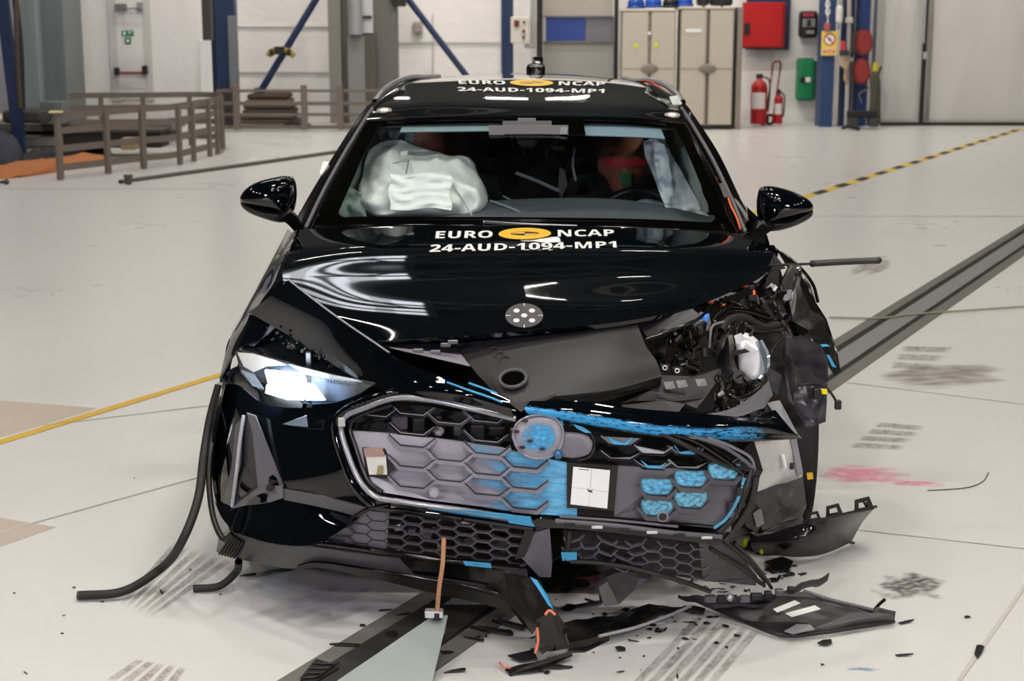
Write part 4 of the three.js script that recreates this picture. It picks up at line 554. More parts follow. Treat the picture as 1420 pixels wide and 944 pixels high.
  fold([[892, 196], [908, 189], [922, 193], [930, 212], [944, 236], [962, 268], [984, 308, -0.1], [958, 310, -0.15], [930, 306, -0.15], [918, 276, -0.1], [904, 238], [895, 218]], 2.2, 0.05, M.bagBlue, 'limp white curtain airbag beside the driver'); fold([[905, 193], [921, 200], [927, 218], [938, 300], [925, 290], [910, 240]], 2.14, 0.05, M.bagBlue); fold([[946, 288], [962, 280], [982, 298], [978, 308], [948, 306]], 2.1, 0.03, M.bagPanel);
  fold([[460, 270], [480, 258], [500, 270], [508, 300], [470, 302], [455, 292]], 2.0, 0.05, std(0xa9bdb6, 0.8), 'crumpled curtain airbag beside the passenger'); fold([[552, 190], [562, 181], [575, 186], [572, 204], [552, 200]], 2.75, 0.03, std(0x9db2bf, 0.8)); fold([[520, 186], [548, 172], [562, 178], [548, 196], [530, 194]], 2.9, 0.03, std(0x4a5560, 0.8));
}
// ---- dummies sitting in the cabin
const carPoint = (p) => p.clone().applyMatrix4(car.matrixWorld);
function dummy(label, hx, hy, hz, k, mat, taps) {
  const t = thing('crash_test_dummy', label, 'crash test dummy'); t.position.copy(carPoint(V(hx, 0, hz))).setY(0); t.rotation.y = car.rotation.y;
  const y = hy, B = [[V(0, y + 0.05, -0.02), V(0, y + 0.03, 0.015), 0.085 * k, 0.082 * k], [V(0, y, 0.02), V(0, y - 0.075 * k, 0.045), 0.075 * k, 0.05 * k], [V(0, y - 0.0, 0.085 * k), V(0, y - 0.035 * k, 0.098 * k), 0.012, 0.017], [V(-0.04 * k, y + 0.03, 0.075 * k), V(0.04 * k, y + 0.03, 0.075 * k), 0.018, 0.018], [V(0, y - 0.08, -0.01), V(0, y - 0.17, -0.03), 0.055 * k, 0.06 * k], [V(-0.02, y, -0.02), V(0.02, y, -0.02), 0.078 * k, 0.078 * k]];
  for (const s of [-1, 1]) B.push([V(s * 0.083 * k, y + 0.02, -0.01), V(s * 0.086 * k, y - 0.03, -0.012), 0.016, 0.011]);
  const head = mesh('head', bodyG(B, 60, 0.03), mat, t);
  const S = 0.19 * k, T = [[V(-S, y - 0.22, -0.03), V(S, y - 0.22, -0.03), 0.07 * k, 0.07 * k], [V(0, y - 0.26, -0.02), V(0, y - 0.55, 0.04), 0.15 * k, 0.14 * k], [V(0, y - 0.6, 0.05), V(0, y - 0.68, 0.08), 0.16 * k, 0.15 * k]];
  for (const s of [-1, 1]) { T.push([V(s * S, y - 0.23, -0.02), V(s * (S + 0.05), y - 0.47, 0.1), 0.055 * k, 0.045 * k], [V(s * (S + 0.05), y - 0.47, 0.1), V(s * S * 0.8, y - 0.42, 0.34), 0.043 * k, 0.032 * k], [V(s * 0.09, y - 0.68, 0.1), V(s * 0.13, y - 0.62, 0.5), 0.085 * k, 0.065 * k]); }
  mesh('body', bodyG(T, 64, 0.06), M.fabricDark, t);
  for (const [w, h, dy, dz, m] of taps) { const g = mesh('tape', new THREE.CylinderGeometry(0.105 * k, 0.105 * k, h, 20, 1, true, -w, 2 * w), m, head, V(0, y + dy, dz)); }
  return t;
}
{
  const d = C(866, 226, 2.72); dummy('brown faced driver dummy with red and green tape behind the steering wheel', d.x, d.y + 0.0, d.z, 1.1, std(0xb46a54, 0.6), [[0.85, 0.032, 0.012, 0.012, std(0xd8303c, 0.6)], [0.2, 0.055, -0.055, 0.022, std(0x2f7a45, 0.6)], [0.18, 0.012, -0.105, -0.005, std(0xd8c48a, 0.6)]]);
  const p = C(602, 206, 2.9); dummy('reddish brown front passenger dummy behind the big white airbag', p.x, p.y - 0.02, p.z, 1.05, std(0xa0605a, 0.6), []);
  const r = C(650, 203, 3.85); dummy('small rear dummy with orange red tape on its forehead between the front seats', r.x, r.y, r.z, 0.9, std(0x3a2c22, 0.6), [[0.5, 0.05, 0.01, 0.01, std(0xd8472c, 0.5)]]);
}

// ---- front: depth of the fascia behind its foremost point
const Sx = [[280, 0.66], [300, 0.56], [325, 0.43], [360, 0.33], [400, 0.25], [450, 0.165], [500, 0.11], [570, 0.055], [650, 0.018], [740, 0.0], [830, 0.0], [900, 0.012], [960, 0.04], [1010, 0.085], [1045, 0.13], [1100, 0.22], [1160, 0.34]];
const lin = (t, x) => { if (x <= t[0][0]) return t[0][1]; for (let i = 1; i < t.length; i++) if (x <= t[i][0]) { const [a, b] = [t[i - 1], t[i]]; return a[1] + (b[1] - a[1]) * (x - a[0]) / (b[0] - a[0]); } return t[t.length - 1][1]; };
const Sf = (x, y) => (lin(Sx, x - 8) + lin(Sx, x) * 2 + lin(Sx, x + 8)) / 4 + (y < 680 ? 0.0004 * (680 - y) : 0.0007 * (y - 680));
const F = (x, y, off = 0) => C(x, y, Sf(x, y) - off);
const fPlate = (pts, th, off = 0, sub = 0, amp = 0) => plate((p) => F(p[0], p[1], off), pts, th, BACK, sub, amp);
const FR = (r, off = 0) => surf(r.map((q) => q.map((p) => p.length === 3 ? CP(p) : F(p[0], p[1], off))));
// bumper shell, intact left half
const B = (x, y, o) => Sf(x, y) - o;
const bumper = part('bumper', shell(FR([
  [[304, 534, B(304, 534, -0.055)], [330, 534, B(330, 534, -0.055)], [362, 558, B(362, 558, -0.055)], [400, 565, B(400, 565, -0.055)], [445, 563, B(445, 563, -0.055)], [495, 549, B(495, 549, -0.055)], [540, 541, B(540, 541, -0.055)]],
  [[297, 570, B(297, 570, -0.035)], [325, 572, B(325, 572, -0.035)], [362, 585, B(362, 585, -0.035)], [400, 588, B(400, 588, -0.035)], [435, 583, B(435, 583, -0.035)], [462, 572, B(462, 572, -0.035)], [480, 566, B(480, 566, -0.035)]],
  [[291, 620, B(291, 620, -0.015)], [318, 622, B(318, 622, -0.015)], [358, 626, B(358, 626, -0.015)], [398, 628, B(398, 628, -0.015)], [436, 622, B(436, 622, -0.015)], [462, 608, B(462, 608, -0.015)], [472, 596, B(472, 596, -0.015)]],
  [[290, 655, B(290, 655, 0)], [317, 662, B(317, 662, 0)], [357, 668, B(357, 668, 0)], [398, 668, B(398, 668, 0)], [440, 660, B(440, 660, 0)], [470, 646, B(470, 646, 0)], [482, 640, B(482, 640, 0)]],
  [[296, 690, B(296, 690, 0)], [322, 700, B(322, 700, 0)], [358, 698, B(358, 698, 0)], [395, 690, B(395, 690, 0)], [445, 692, B(445, 692, 0)], [485, 686, B(485, 686, 0)], [500, 680, B(500, 680, 0)]],
], 0), 40, 30, 0.006), M.paint);
part('lower_corner', shell(FR([[[296, 690, B(296, 690, 0.0)], [322, 700, B(322, 700, 0.0)], [358, 699, B(358, 699, 0.0)], [395, 693, B(395, 693, 0.0)], [445, 704, B(445, 704, 0.0)], [498, 716, B(498, 716, 0.0)]], [[306, 715, B(306, 715, 0.06)], [330, 725, B(330, 725, 0.06)], [362, 730, B(362, 730, 0.06)], [398, 728, B(398, 728, 0.06)], [440, 728, B(440, 728, 0.06)], [480, 728, B(480, 728, 0.06)]], [[322, 736, B(322, 736, 0.105)], [345, 744, B(345, 744, 0.105)], [372, 752, B(372, 752, 0.105)], [402, 756, B(402, 756, 0.105)], [428, 756, B(428, 756, 0.105)], [446, 750, B(446, 750, 0.105)]]], 0.002), 28, 16, 0.006), M.paint, undefined, bumper);
part('crease_strip', shell(FR([[[392, 677], [430, 684], [470, 694], [511, 704]], [[394, 693], [430, 700], [466, 708], [498, 717]]], 0.006), 12, 4, 0.006), std(0x504f54, 0.4), undefined, bumper);
part('bumper_apron', shell(FR([[[322, 736], [360, 750], [404, 757], [430, 757], [500, 768], [580, 776], [660, 784], [730, 790]], [[312, 755], [350, 768], [400, 774], [440, 770], [500, 783], [580, 794], [660, 808], [735, 818]], [[306, 768], [345, 778], [400, 788], [440, 786], [500, 798], [580, 812], [660, 830], [740, 845]]], 0.0), 36, 8, 0.006), std(0x47464a, 0.4), undefined, bumper);
part('apron_black_band', shell(FR([[[555, 775], [610, 780], [660, 786], [700, 792]], [[575, 796], [620, 802], [660, 808], [690, 812]]], 0.006), 10, 4, 0.004), M.gloss, undefined, bumper);
part('apron_lip', shell(FR([[[410, 786], [440, 781], [520, 793], [600, 806], [680, 824], [735, 842]], [[412, 792], [440, 787], [520, 803], [600, 822], [680, 840], [738, 856]]], 0.02), 24, 3, 0.03), M.trim, undefined, bumper);
part('lip_edge', tubeG([[415, 785], [440, 780], [520, 791], [600, 804], [680, 820], [730, 836]].map(([x, y]) => F(x, y, 0.022)), 0.006, 30, 6), M.gloss, undefined, bumper);
part('arch_lip', shell(rows([[[301, 530, 0.7], [309, 530, 0.55]], [[289, 575, 0.72], [300, 570, 0.54]], [[282, 630, 0.74], [293, 625, 0.55]], [[288, 690, 0.74], [298, 690, 0.55]], [[303, 730, 0.7], [318, 733, 0.52]], [[300, 765, 0.68], [330, 772, 0.5]]]), 4, 30, 0.01), M.gloss, undefined, bumper);
for (let i = 0; i < 6; i++) part('strake', tubeG([F(322 + i * 3, 741 + i * 2, 0.005), F(312 + i * 3.5, 756 + i * 1.5, 0.005), F(304 + i * 4, 768 + i, 0.005)], 0.004, 6, 5), M.plastic, undefined, bumper);
// air curtain
{
  const v = part('air_duct', fPlate([[339, 578], [350, 584], [358, 676], [324, 702]], 0.01, 0.004), std(0x16181d, 0.3)); part('duct_lip', tubeG([[338, 576], [333, 610], [328, 655], [322, 702]].map(([x, y]) => F(x, y, 0.012)), 0.006, 16, 8), std(0xa6a6ac, 0.35), undefined, v); part('duct_lip', shell(FR([[[326, 590], [336, 578]], [[320, 650], [329, 650]], [[309, 700], [322, 704]], [[322, 716], [325, 706]]], 0.008), 3, 12, 0.01), std(0x55545a, 0.4), undefined, v);
  part('duct_wall', fPlate([[342, 573], [354, 577], [393, 674], [392, 688], [358, 677], [350, 600]], 0.012, 0.008), std(0x5d5c63, 0.4), undefined, v); part('duct_ledge', fPlate([[358, 676], [392, 674], [393, 690], [323, 714], [323, 703]], 0.02, 0.012), std(0x66656b, 0.4), undefined, v); const h = part('parking_sensor', cyl(0.011, 0.011, 0.02, 16).rotateX(Math.PI / 2), M.trim, undefined, v); h.position.copy(F(375, 675, 0.02));
}
part('tow_eye_bracket', fPlate([[392, 588], [425, 576], [427, 592], [405, 590]], 0.006, 0.012), std(0x9fb4cc, 0.2, { metalness: 0.6 }), 'small bright bracket under the headlight');
// flap: bumper top popped over the bonnet
const flapF = rows([
  [[400, 388, 0.63], [432, 413, 0.52], [472, 443, 0.4], [516, 473, 0.29], [556, 499, 0.19], [600, 517, 0.1], [650, 534, 0.045], [706, 552, 0.02]],
  [[374, 411, 0.7], [415, 438, 0.56], [457, 468, 0.43], [502, 499, 0.29], [540, 520, 0.17], [588, 534, 0.075], [645, 546, 0.025], [708, 565, 0.005]],
  [[345, 433, 0.8], [393, 461, 0.64], [440, 491, 0.48], [488, 521, 0.32], [528, 541, 0.18], [578, 549, 0.08], [640, 558, 0.03], [712, 579, 0.01]],
]);
part('bumper_flap', shell(flapF, 50, 14, 0.006), M.paint, 'loose bumper top edge popped over the bonnet'); part('flap_edge', cTube([[400, 387.5, 0.63], [432, 412.5, 0.52], [472, 442.5, 0.4], [516, 472.5, 0.29], [540, 489, 0.23]], 0.003, 30, 6), std(0x8f9094, 0.25));
for (const p of [[[620, 530, 0.05], [650, 541, 0.02], [680, 551, 0.0], [697, 558, -0.01]], [[650, 531, 0.03], [675, 540, 0.01], [690, 546, 0.0]]]) part('paint_scratch', cTube(p.map(([x, y, s]) => [x, y, s + 0.01]), 0.003, 10, 5), M.blueScuff);
// gap behind the flap with the lamp's top
part('wing_inner', cPlate([[346, 436, 0.82], [388, 446, 0.74], [345, 484, 0.7], [330, 482, 0.72]], 0.006), M.paint); part('gap_strip', cPlate([[382, 444, 0.74], [390, 447, 0.73], [352, 480, 0.66], [344, 479, 0.67]], 0.006), std(0x5a5f68, 0.4));
part('lamp_cover', shell(rows([[[388, 450, 0.85], [420, 465, 0.75], [460, 490, 0.6], [530, 538, 0.3]], [[360, 472, 0.75], [410, 488, 0.65], [450, 505, 0.54], [525, 533, 0.28]], [[334, 484, 0.64], [395, 500, 0.52], [450, 518, 0.4], [520, 531, 0.25]]]), 16, 10, 0.006), std(0x14171c, 0.15));
for (let i = 0; i < 26; i++) { const t = rnd(), x = 375 + 85 * t + rnd(-14, 14), y = 457 + 42 * t + rnd(-6, 14), m = part('lamp_fitting', i % 3 ? box(rnd(0.01, 0.03), rnd(0.008, 0.02), rnd(0.01, 0.03), 0.003) : cyl(0.006, 0.008, rnd(0.015, 0.03), 8), [M.gloss, M.trim, M.blackish][i % 3]); m.scale.setScalar(0.42); m.position.copy(C(x, y, 0.69 - 0.27 * t)); m.rotation.set(rnd(0, 3), rnd(0, 3), rnd(0, 3)); }
part('indicator_bulb', new THREE.SphereGeometry(0.01, 12, 8), std(0xf09a1e, 0.3), 'small orange bulb').position.copy(C(453, 494, 0.48));
// headlight
{
  const S = (x) => 0.62 - 0.38 * (x - 328) / 190, h = part('headlight', shell((u, v) => { const x = 326 + 194 * u, t = lin([[326, 487], [350, 488], [400, 503], [460, 518], [520, 530]], x), b = lin([[326, 492], [335, 520], [355, 538], [390, 551], [430, 560], [465, 558], [500, 545], [520, 532]], x); return C(x, t + (b - t) * v, S(x) - 0.03); }, 30, 10, 0.0009), M.lens, 'lit front headlight');
  const hp = (pts, th, mat, name, d = 0, l) => part(name, cPlate(pts.map(([x, y]) => [x, y, S(x) + d]), th), mat, l, h);
  hp([[326, 487], [350, 488], [400, 503], [460, 518], [520, 530], [500, 546], [465, 559], [430, 561], [390, 552], [355, 539], [335, 521]], 0.02, std(0x3a4a5c, 0.25), 'lamp_housing', 0.09);
  hp([[329, 489], [350, 490], [384, 500], [398, 506], [370, 508], [352, 516], [338, 508]], 0.01, std(0xd9d6cf, 0.25, { metalness: 0.3 }), 'reflector', 0.03); hp([[334, 513], [352, 519], [366, 540], [350, 535]], 0.01, std(0x8f9aa3, 0.3), 'reflector', 0.05);
  const led = new THREE.MeshStandardMaterial({ color: 0x222222, emissive: 0xe6f3ff, emissiveIntensity: 14 });
  hp([[367, 514], [420, 519], [424, 530], [372, 533]], 0.02, led, 'headlamp_led', 0.02, 'glowing white headlamp'); hp([[369, 535], [420, 531], [421, 555], [398, 554], [368, 545]], 0.02, led, 'headlamp_led', 0.02);
  hp([[424, 531], [437, 534], [452, 555], [424, 555]], 0.01, std(0xe9edf2, 0.25, { emissive: 0xcfe4ff, emissiveIntensity: 0.9 }), 'headlamp_reflector', 0.02); hp([[400, 505], [460, 520], [516, 531], [470, 527], [424, 519]], 0.006, std(0xcdd6df, 0.3, { emissive: 0xcfe4ff, emissiveIntensity: 0.35 }), 'light_strip', 0.01);
  for (let i = 0; i < 14; i++) hp([[437 + i * 4.2, 523.5 + i * 0.75], [439.5 + i * 4.2, 524 + i * 0.75], [439.5 + i * 4.2, 528.5 + i * 0.6], [437 + i * 4.2, 528 + i * 0.6]], 0.006, std(0x52606c, 0.3), 'light_rib', 0.005);
  const l = new THREE.RectAreaLight(0xdcecff, 110, 0.13, 0.075); l.position.copy(C(398, 534, 0.36)); l.lookAt(carPoint(C(398, 534, 0.36).add(V(-0.25, -0.3, 1)))); l.name = 'headlamp_light'; car.add(l);
}
// ---- main grille
const gOut = [[470, 590], [478, 573], [505, 563], [545, 550], [600, 553], [660, 565], [715, 580]];
const frameTube = (pts, r, mat, off) => tubeG(pts.map(([x, y]) => F(x, y, off)), r, 60, 8);
const grille = part('grille', fPlate([[482, 586], [545, 556], [600, 559], [715, 584], [760, 580], [960, 600], [1036, 652], [1000, 730], [740, 712], [600, 694], [520, 680]], 0.01, -0.09), std(0x08080a, 0.5));
part('grille_frame', frameTube([[715, 581], [660, 568], [600, 555], [548, 552], [505, 566], [480, 577], [473, 590], [480, 622], [500, 668], [520, 688], [560, 696], [640, 707], [735, 722]], 0.008, 0, 0.02), std(0x9a9aa2, 0.25, { metalness: 0.5 }), 'bright grille surround', grille);
part('grille_surround', frameTube([[715, 574], [600, 548], [546, 545], [500, 560], [470, 578], [466, 595], [474, 628], [494, 676], [515, 698], [560, 706], [640, 716], [740, 730]], 0.014, 0, 0.0), M.paint, undefined, grille);
part('grille_frame_inner', frameTube([[545, 561], [500, 576], [486, 590], [494, 622], [512, 668], [530, 682]], 0.006, 0, 0.012), M.grilleBar, undefined, grille);
for (let i = 0; i < 9; i++) part('frame_clip', box(0.02, 0.006, 0.01, 0.002), M.trim, undefined, grille).position.copy(F(492 + i * 7, 564 - i * 2.4, 0.02));
part('frame_clip', box(0.02, 0.025, 0.012, 0.003), M.silver, undefined, grille).position.copy(F(474, 585, 0.03));
const bar = (cx, cy, W, H, slope, w, th, off, mat, name, parent, jx = 0) => {
  const p = [[-W / 2, 0], [-W / 4, H / 2], [W / 4, H / 2], [W / 2, 0]].map(([x, y]) => [cx + x + jx * rnd(-1, 1), cy + y + slope * x + jx * rnd(-1, 1)]), q = [[W / 2 + w * 0.2, w * 0.7], [W / 4 + w * 0.3, H / 2 + w], [-W / 4 - w * 0.3, H / 2 + w], [-W / 2 - w * 0.2, w * 0.7]].map(([x, y]) => [cx + x, cy + y + slope * x]);
  return part(name, fPlate([...p, ...q], th, off), mat, undefined, parent);
};
for (let i = -2; i <= 3; i++) for (let j = -2; j <= 2; j++) {   // open cells, intact half
  const cx = 571 + 51.5 * i, cy = 561.5 + 0.1 * (cx - 571) + 27 * j + (i & 1 ? 7 : 0); if (cx > 712 || cy < lin([[480, 585], [545, 556], [600, 552], [715, 574]], cx) - 8 || cy + 15 > lin([[487, 600], [600, 609], [690, 622], [740, 637]], cx) || cx < 505 && cy < 585) continue;
  bar(cx, cy, 66, 27, 0.1, 3.2, 0.035, 0.0, M.grilleBar, 'grille_cell', grille); bar(cx, cy, 62, 25, 0.1, 0.9, 0.004, 0.003, std(0x8a8a90, 0.25), 'cell_edge', grille);
}
for (let i = 0; i <= 3; i++) for (let j = -1; j <= 1; j++) { const cx = 860 + 46.5 * i, cy = 606 + 0.14 * (cx - 860) + 20 * j + (i & 1 ? 6 : 0); if (cy < lin([[830, 600], [960, 605], [1040, 640]], cx) - 3 || cy > 650) continue; bar(cx, cy, 58, 20, 0.05, 3.2, 0.035, 0.0, M.grilleBar, 'grille_cell', grille, 2); bar(cx, cy, 54, 18, 0.05, 0.9, 0.004, 0.003, std(0x77777e, 0.25), 'cell_edge', grille, 2); if ((i + j) % 2 === 0) bar(cx, cy - 1, 34, 17, 0.05, 3, 0.003, 0.008, M.blueScuff, 'paint_scuff', grille, 3); }
for (let i = 0; i < 9; i++) { const x = 500 + i * 27, m = part('grille_fitting', box(rnd(0.02, 0.05), rnd(0.02, 0.04), 0.02, 0.004), [M.plastic, M.trim, M.plasticGrey][i % 3], undefined, grille); m.position.copy(F(x, 575 + i * 3 + rnd(-6, 8), -0.05)); }
part('grille_fitting', dome([[598, 593], [607, 591], [616, 597], [612, 604], [602, 602]].map(([x, y]) => F(x, y, -0.04)), 0.02, 0.02), std(0xa9a9ad, 0.4), undefined, grille);
// blanking plate, two halves parted by the blow, with its own scuffed paint
const plateScuff = (s0, dens) => canvasTex(512, 256, (g, w, h) => { g.clearRect(0, 0, w, h); let r = s0; const R = () => (r = (r * 16807) % 2147483647) / 2147483647; for (let i = 0; i < dens; i++) { const x = Math.pow(R(), 1.2) * w, y = R() * h; g.fillStyle = ['rgba(64,168,222,', 'rgba(110,196,236,', 'rgba(34,130,190,'][Math.floor(R() * 3)] + (0.25 + 0.45 * R()).toFixed(2) + ')'; g.save(); g.translate(x, y); g.rotate((R() - 0.5) * 0.5); g.fillRect(-30 * R() - 10, -2, 60 * R() + 10, 2 + 5 * R()); g.restore(); } });
const scuffMat = (k) => new THREE.MeshPhysicalMaterial({ transparent: true, roughness: 0.45, map: alphaTex(96, 48, [[98, 184, 226], [120, 198, 232], [72, 160, 206]][k], (x, y) => sm(0, 0.12, x) * sm(1, 0.85, x) * sm(0, 0.15, y) * sm(1, 0.8, y) * (0.55 + 0.7 * noise.noise(x * 7 + k * 9, y * 5, k) + 0.3 * noise.noise(x * 9, y * 16, k + 4))) }), scuffs = [0, 1, 2].map(scuffMat);
const plateL = part('blanking_plate', fPlate([[487, 598], [545, 602], [600, 608], [690, 620], [742, 634], [790, 643], [790, 716], [740, 711], [600, 694], [522, 681], [503, 655]], 0.012, 0.004, 2), M.grillePlate, 'silvery plate blanking the lower grille');
const plateR = part('blanking_plate', fPlate([[852, 646], [940, 650], [1038, 656], [1026, 690], [1000, 729], [920, 722], [852, 716]], 0.012, 0.004, 2), std(0x57565d, 0.3), 'dented end of the blanking plate');
for (let i = -1; i <= 4; i++) for (let j = -3; j <= 3; j++) {
  const cx = 571 + 52.3 * i, cy = 633 + 0.1 * (cx - 571) + 28.4 * j + (i & 1 ? 14.2 : 0); if (cx > 775 || cx - 34 < lin([[600, 487], [655, 500], [690, 520]], cy) || cy + 18 > lin([[520, 684], [600, 694], [740, 711], [790, 716]], cx) || cy + 2 < lin([[487, 600], [600, 610], [690, 623], [790, 647]], cx) - 6) continue;
  bar(cx, cy, 64, 27, 0.1, 7, 0.014, 0.012, M.chevron, 'chevron', plateL); bar(cx, cy, 64, 27, 0.1, 1.4, 0.004, 0.0135, M.trim, 'chevron_groove', plateL);
}
for (let i = -1; i <= 2; i++) for (let j = -2; j <= 2; j++) {
  const cx = 911 + 46.5 * i, cy = 675 + 0.08 * (cx - 911) + 29 * j + (i & 1 ? 14 : 0); if (cx - 26 < 850 || cy + 16 > lin([[850, 716], [1000, 730]], cx) || cy < 648 || cx + 24 > lin([[650, 1036], [690, 1024], [730, 1000]], cy)) continue;
  bar(cx, cy, 54, 26, 0.08, 6, 0.014, 0.012, std(0x4b4a50, 0.35), 'chevron', plateR); part('paint_scuff', shell(FR([[[cx - 22, cy - 13], [cx, cy - 12], [cx + 24, cy - 12]], [[cx - 24, cy], [cx, cy], [cx + 24, cy]], [[cx - 17, cy + 10], [cx, cy + 12], [cx + 17, cy + 11]]], 0.008), 6, 4, 0.0006), scuffs[(i + j + 6) % 3], undefined, plateR);
}
{ const fn = FR([[[640, 612], [720, 628], [800, 644]], [[640, 700], [720, 710], [800, 717]]], 0.007); part('paint_scuff', shell(fn, 12, 8, 0.001), new THREE.MeshPhysicalMaterial({ map: alphaTex(256, 160, [104, 186, 232], (x, y) => { const e = sm(0.1, 0.75, x + 0.35 * noise.noise(x * 4, y * 6, 3)); return e * (0.72 + 0.4 * noise.noise(x * 9, y * 30, 1.5) + 0.35 * noise.noise(x * 5, y * 9, 8)); }), transparent: true, roughness: 0.4 }), 'sky blue paint rubbed onto the plate', plateL); }
for (const [x, y, p] of [[602, 683, plateL], [919, 716, plateR]]) { const m = part('parking_sensor', new THREE.TorusGeometry(0.012, 0.004, 8, 24), M.chevron, undefined, p); m.position.copy(F(x, y, 0.014)); const k = part('sensor_face', cyl(0.011, 0.011, 0.008, 20).rotateX(Math.PI / 2), x > 800 ? M.blackish : M.grillePlate, undefined, m); }
{ const t = part('crash_sensor', fPlate([[507, 632], [535, 632], [537, 658], [512, 658]], 0.02, 0.012), std(0xd6d3d0, 0.4, { metalness: 0.2 }), 'white and copper sensor block in the grille corner'); part('sensor_cap', fPlate([[504, 622], [530, 622], [534, 633], [506, 633]], 0.02, 0.014), std(0x9c7f78, 0.4), undefined, t); part('sensor_clip', fPlate([[524, 646], [531, 646], [530, 658], [522, 658]], 0.006, 0.02), std(0x8a8258, 0.4), undefined, t); part('recess', fPlate([[502, 620], [534, 622], [547, 650], [534, 664], [508, 660]], 0.002, 0.005), M.blackish, undefined, t); }
{ // target sticker
  const b = part('target_plate', fPlate([[786, 641], [857, 646], [852, 708], [786, 704]], 0.014, 0.012), M.trim, 'white target sticker on a black plate'); part('target_sticker', shell(FR([[[795, 647], [846, 652]], [[791, 699], [842, 705]]], 0.0135), 2, 2, 0.001), new THREE.MeshPhysicalMaterial({ roughness: 0.5, map: canvasTex(256, 256, (g, w, h) => { g.fillStyle = '#e4e4e6'; g.fillRect(0, 0, w, h); g.strokeStyle = '#9a9a9e'; g.lineWidth = 2; g.beginPath(); g.moveTo(0, 140); g.lineTo(256, 146); g.moveTo(128, 0); g.lineTo(128, 256); g.stroke(); for (let i = 0; i < 14; i++) { g.fillStyle = '#aaaaae'; g.fillRect(122, 8 + i * 9, 12, 2); } g.fillStyle = '#151515'; g.beginPath(); g.moveTo(106, 132); g.lineTo(116, 158); g.lineTo(150, 162); g.lineTo(138, 148); g.lineTo(150, 136); g.lineTo(126, 150); g.fill(); g.fillRect(40, 10, 70, 5); }) }), undefined, b);
}
// badge carrier torn in two
{ const a = part('badge_carrier', dome([[711, 605], [716, 588], [732, 579], [756, 577], [774, 584], [781, 600], [776, 622], [760, 634], [735, 634], [718, 622]].map(([x, y]) => F(x, y, 0.02)), 0.015, 0.02, V(0, 0, 1), 5, 0.0, 0.4), std(0x85838f, 0.35), 'scuffed round badge carrier'); part('carrier_ring', tubeG([[711, 605], [716, 588], [732, 578], [756, 576], [774, 584], [781, 600], [776, 622], [760, 634], [735, 634], [718, 622], [711, 605]].map(([x, y]) => F(x, y, 0.025)), 0.004, 50, 6), M.satin, undefined, a); const fn = FR([[[714, 582], [778, 580]], [[716, 632], [776, 632]]], 0.037); part('paint_scuff', shell(fn, 8, 8, 0.001), new THREE.MeshPhysicalMaterial({ transparent: true, roughness: 0.4, map: alphaTex(128, 128, [70, 170, 226], (x, y) => sm(0.42, 0.3, Math.hypot(x - 0.5, y - 0.5)) * (0.25 + 0.5 * x + 0.9 * noise.noise(x * 9, y * 9, 6))) }), undefined, a); for (const [x, y] of [[728, 583], [716, 598], [724, 620], [752, 622], [735, 611]]) part('slot', box(0.014, 0.006, 0.01, 0.002), M.blackish, undefined, a).position.copy(F(x, y, 0.037));
  const b = part('badge_carrier', dome([[766, 606], [775, 600], [800, 600], [815, 604], [822, 614], [818, 628], [804, 634], [784, 634], [768, 628]].map(([x, y]) => F(x, y, 0.012)), 0.012, 0.02, V(0, 0, 1), 5, 0.003, 0.4), std(0x6a6872, 0.4), 'torn dark half of the badge carrier'); part('carrier_ring', tubeG([[790, 588], [808, 594], [822, 606], [824, 622], [816, 634], [800, 638]].map(([x, y]) => F(x, y, 0.012)), 0.004, 30, 6), M.grilleBar, undefined, b); part('carrier_ball', new THREE.SphereGeometry(0.013, 14, 10), std(0x2a5f86, 0.2), undefined, b).position.copy(F(774, 630, 0.03)); part('paint_scuff', fPlate([[766, 584], [780, 583], [782, 590], [768, 590]], 0.003, 0.02), M.blueScuff, undefined, b); part('paint_scuff', fPlate([[795, 588], [808, 592], [820, 600], [812, 600], [800, 594]], 0.003, 0.02), M.blueScuff, undefined, b); }
// bar under the grille
part('grille_lower_bar', shell(FR([[[520, 690], [600, 702], [735, 718], [790, 722], [900, 731], [1000, 741]], [[522, 702], [600, 711], [735, 730], [790, 733], [900, 744], [996, 756]]], 0.012), 30, 4, 0.03), M.gloss, undefined, grille); part('lower_rail', tubeG([[770, 722], [850, 728], [930, 738], [1000, 744]].map(([x, y]) => F(x, y, 0.025)), 0.007, 20, 6), M.plasticGrey, undefined, grille); part('lower_rail', tubeG([[776, 716], [860, 722], [940, 730]].map(([x, y]) => F(x, y, 0.02)), 0.004, 20, 6), M.plasticGrey, undefined, grille);
for (let i = 0; i < 6; i++) part('rail_clip', box(0.03, 0.008, 0.008, 0.002), i % 2 ? M.silver : M.trim, undefined, grille).position.copy(F(790 + i * 38, 727 + i * 3.6, 0.034));
for (const p of [[[592, 702], [660, 708], [736, 716], [738, 726], [660, 716], [594, 706]], [[642, 778], [680, 781], [682, 788], [645, 784]], [[702, 717], [735, 719], [742, 730], [706, 725]]]) part('paint_scuff', fPlate(p, 0.002, 0.03, 2, 0.006), M.blueScuff, undefined, grille);
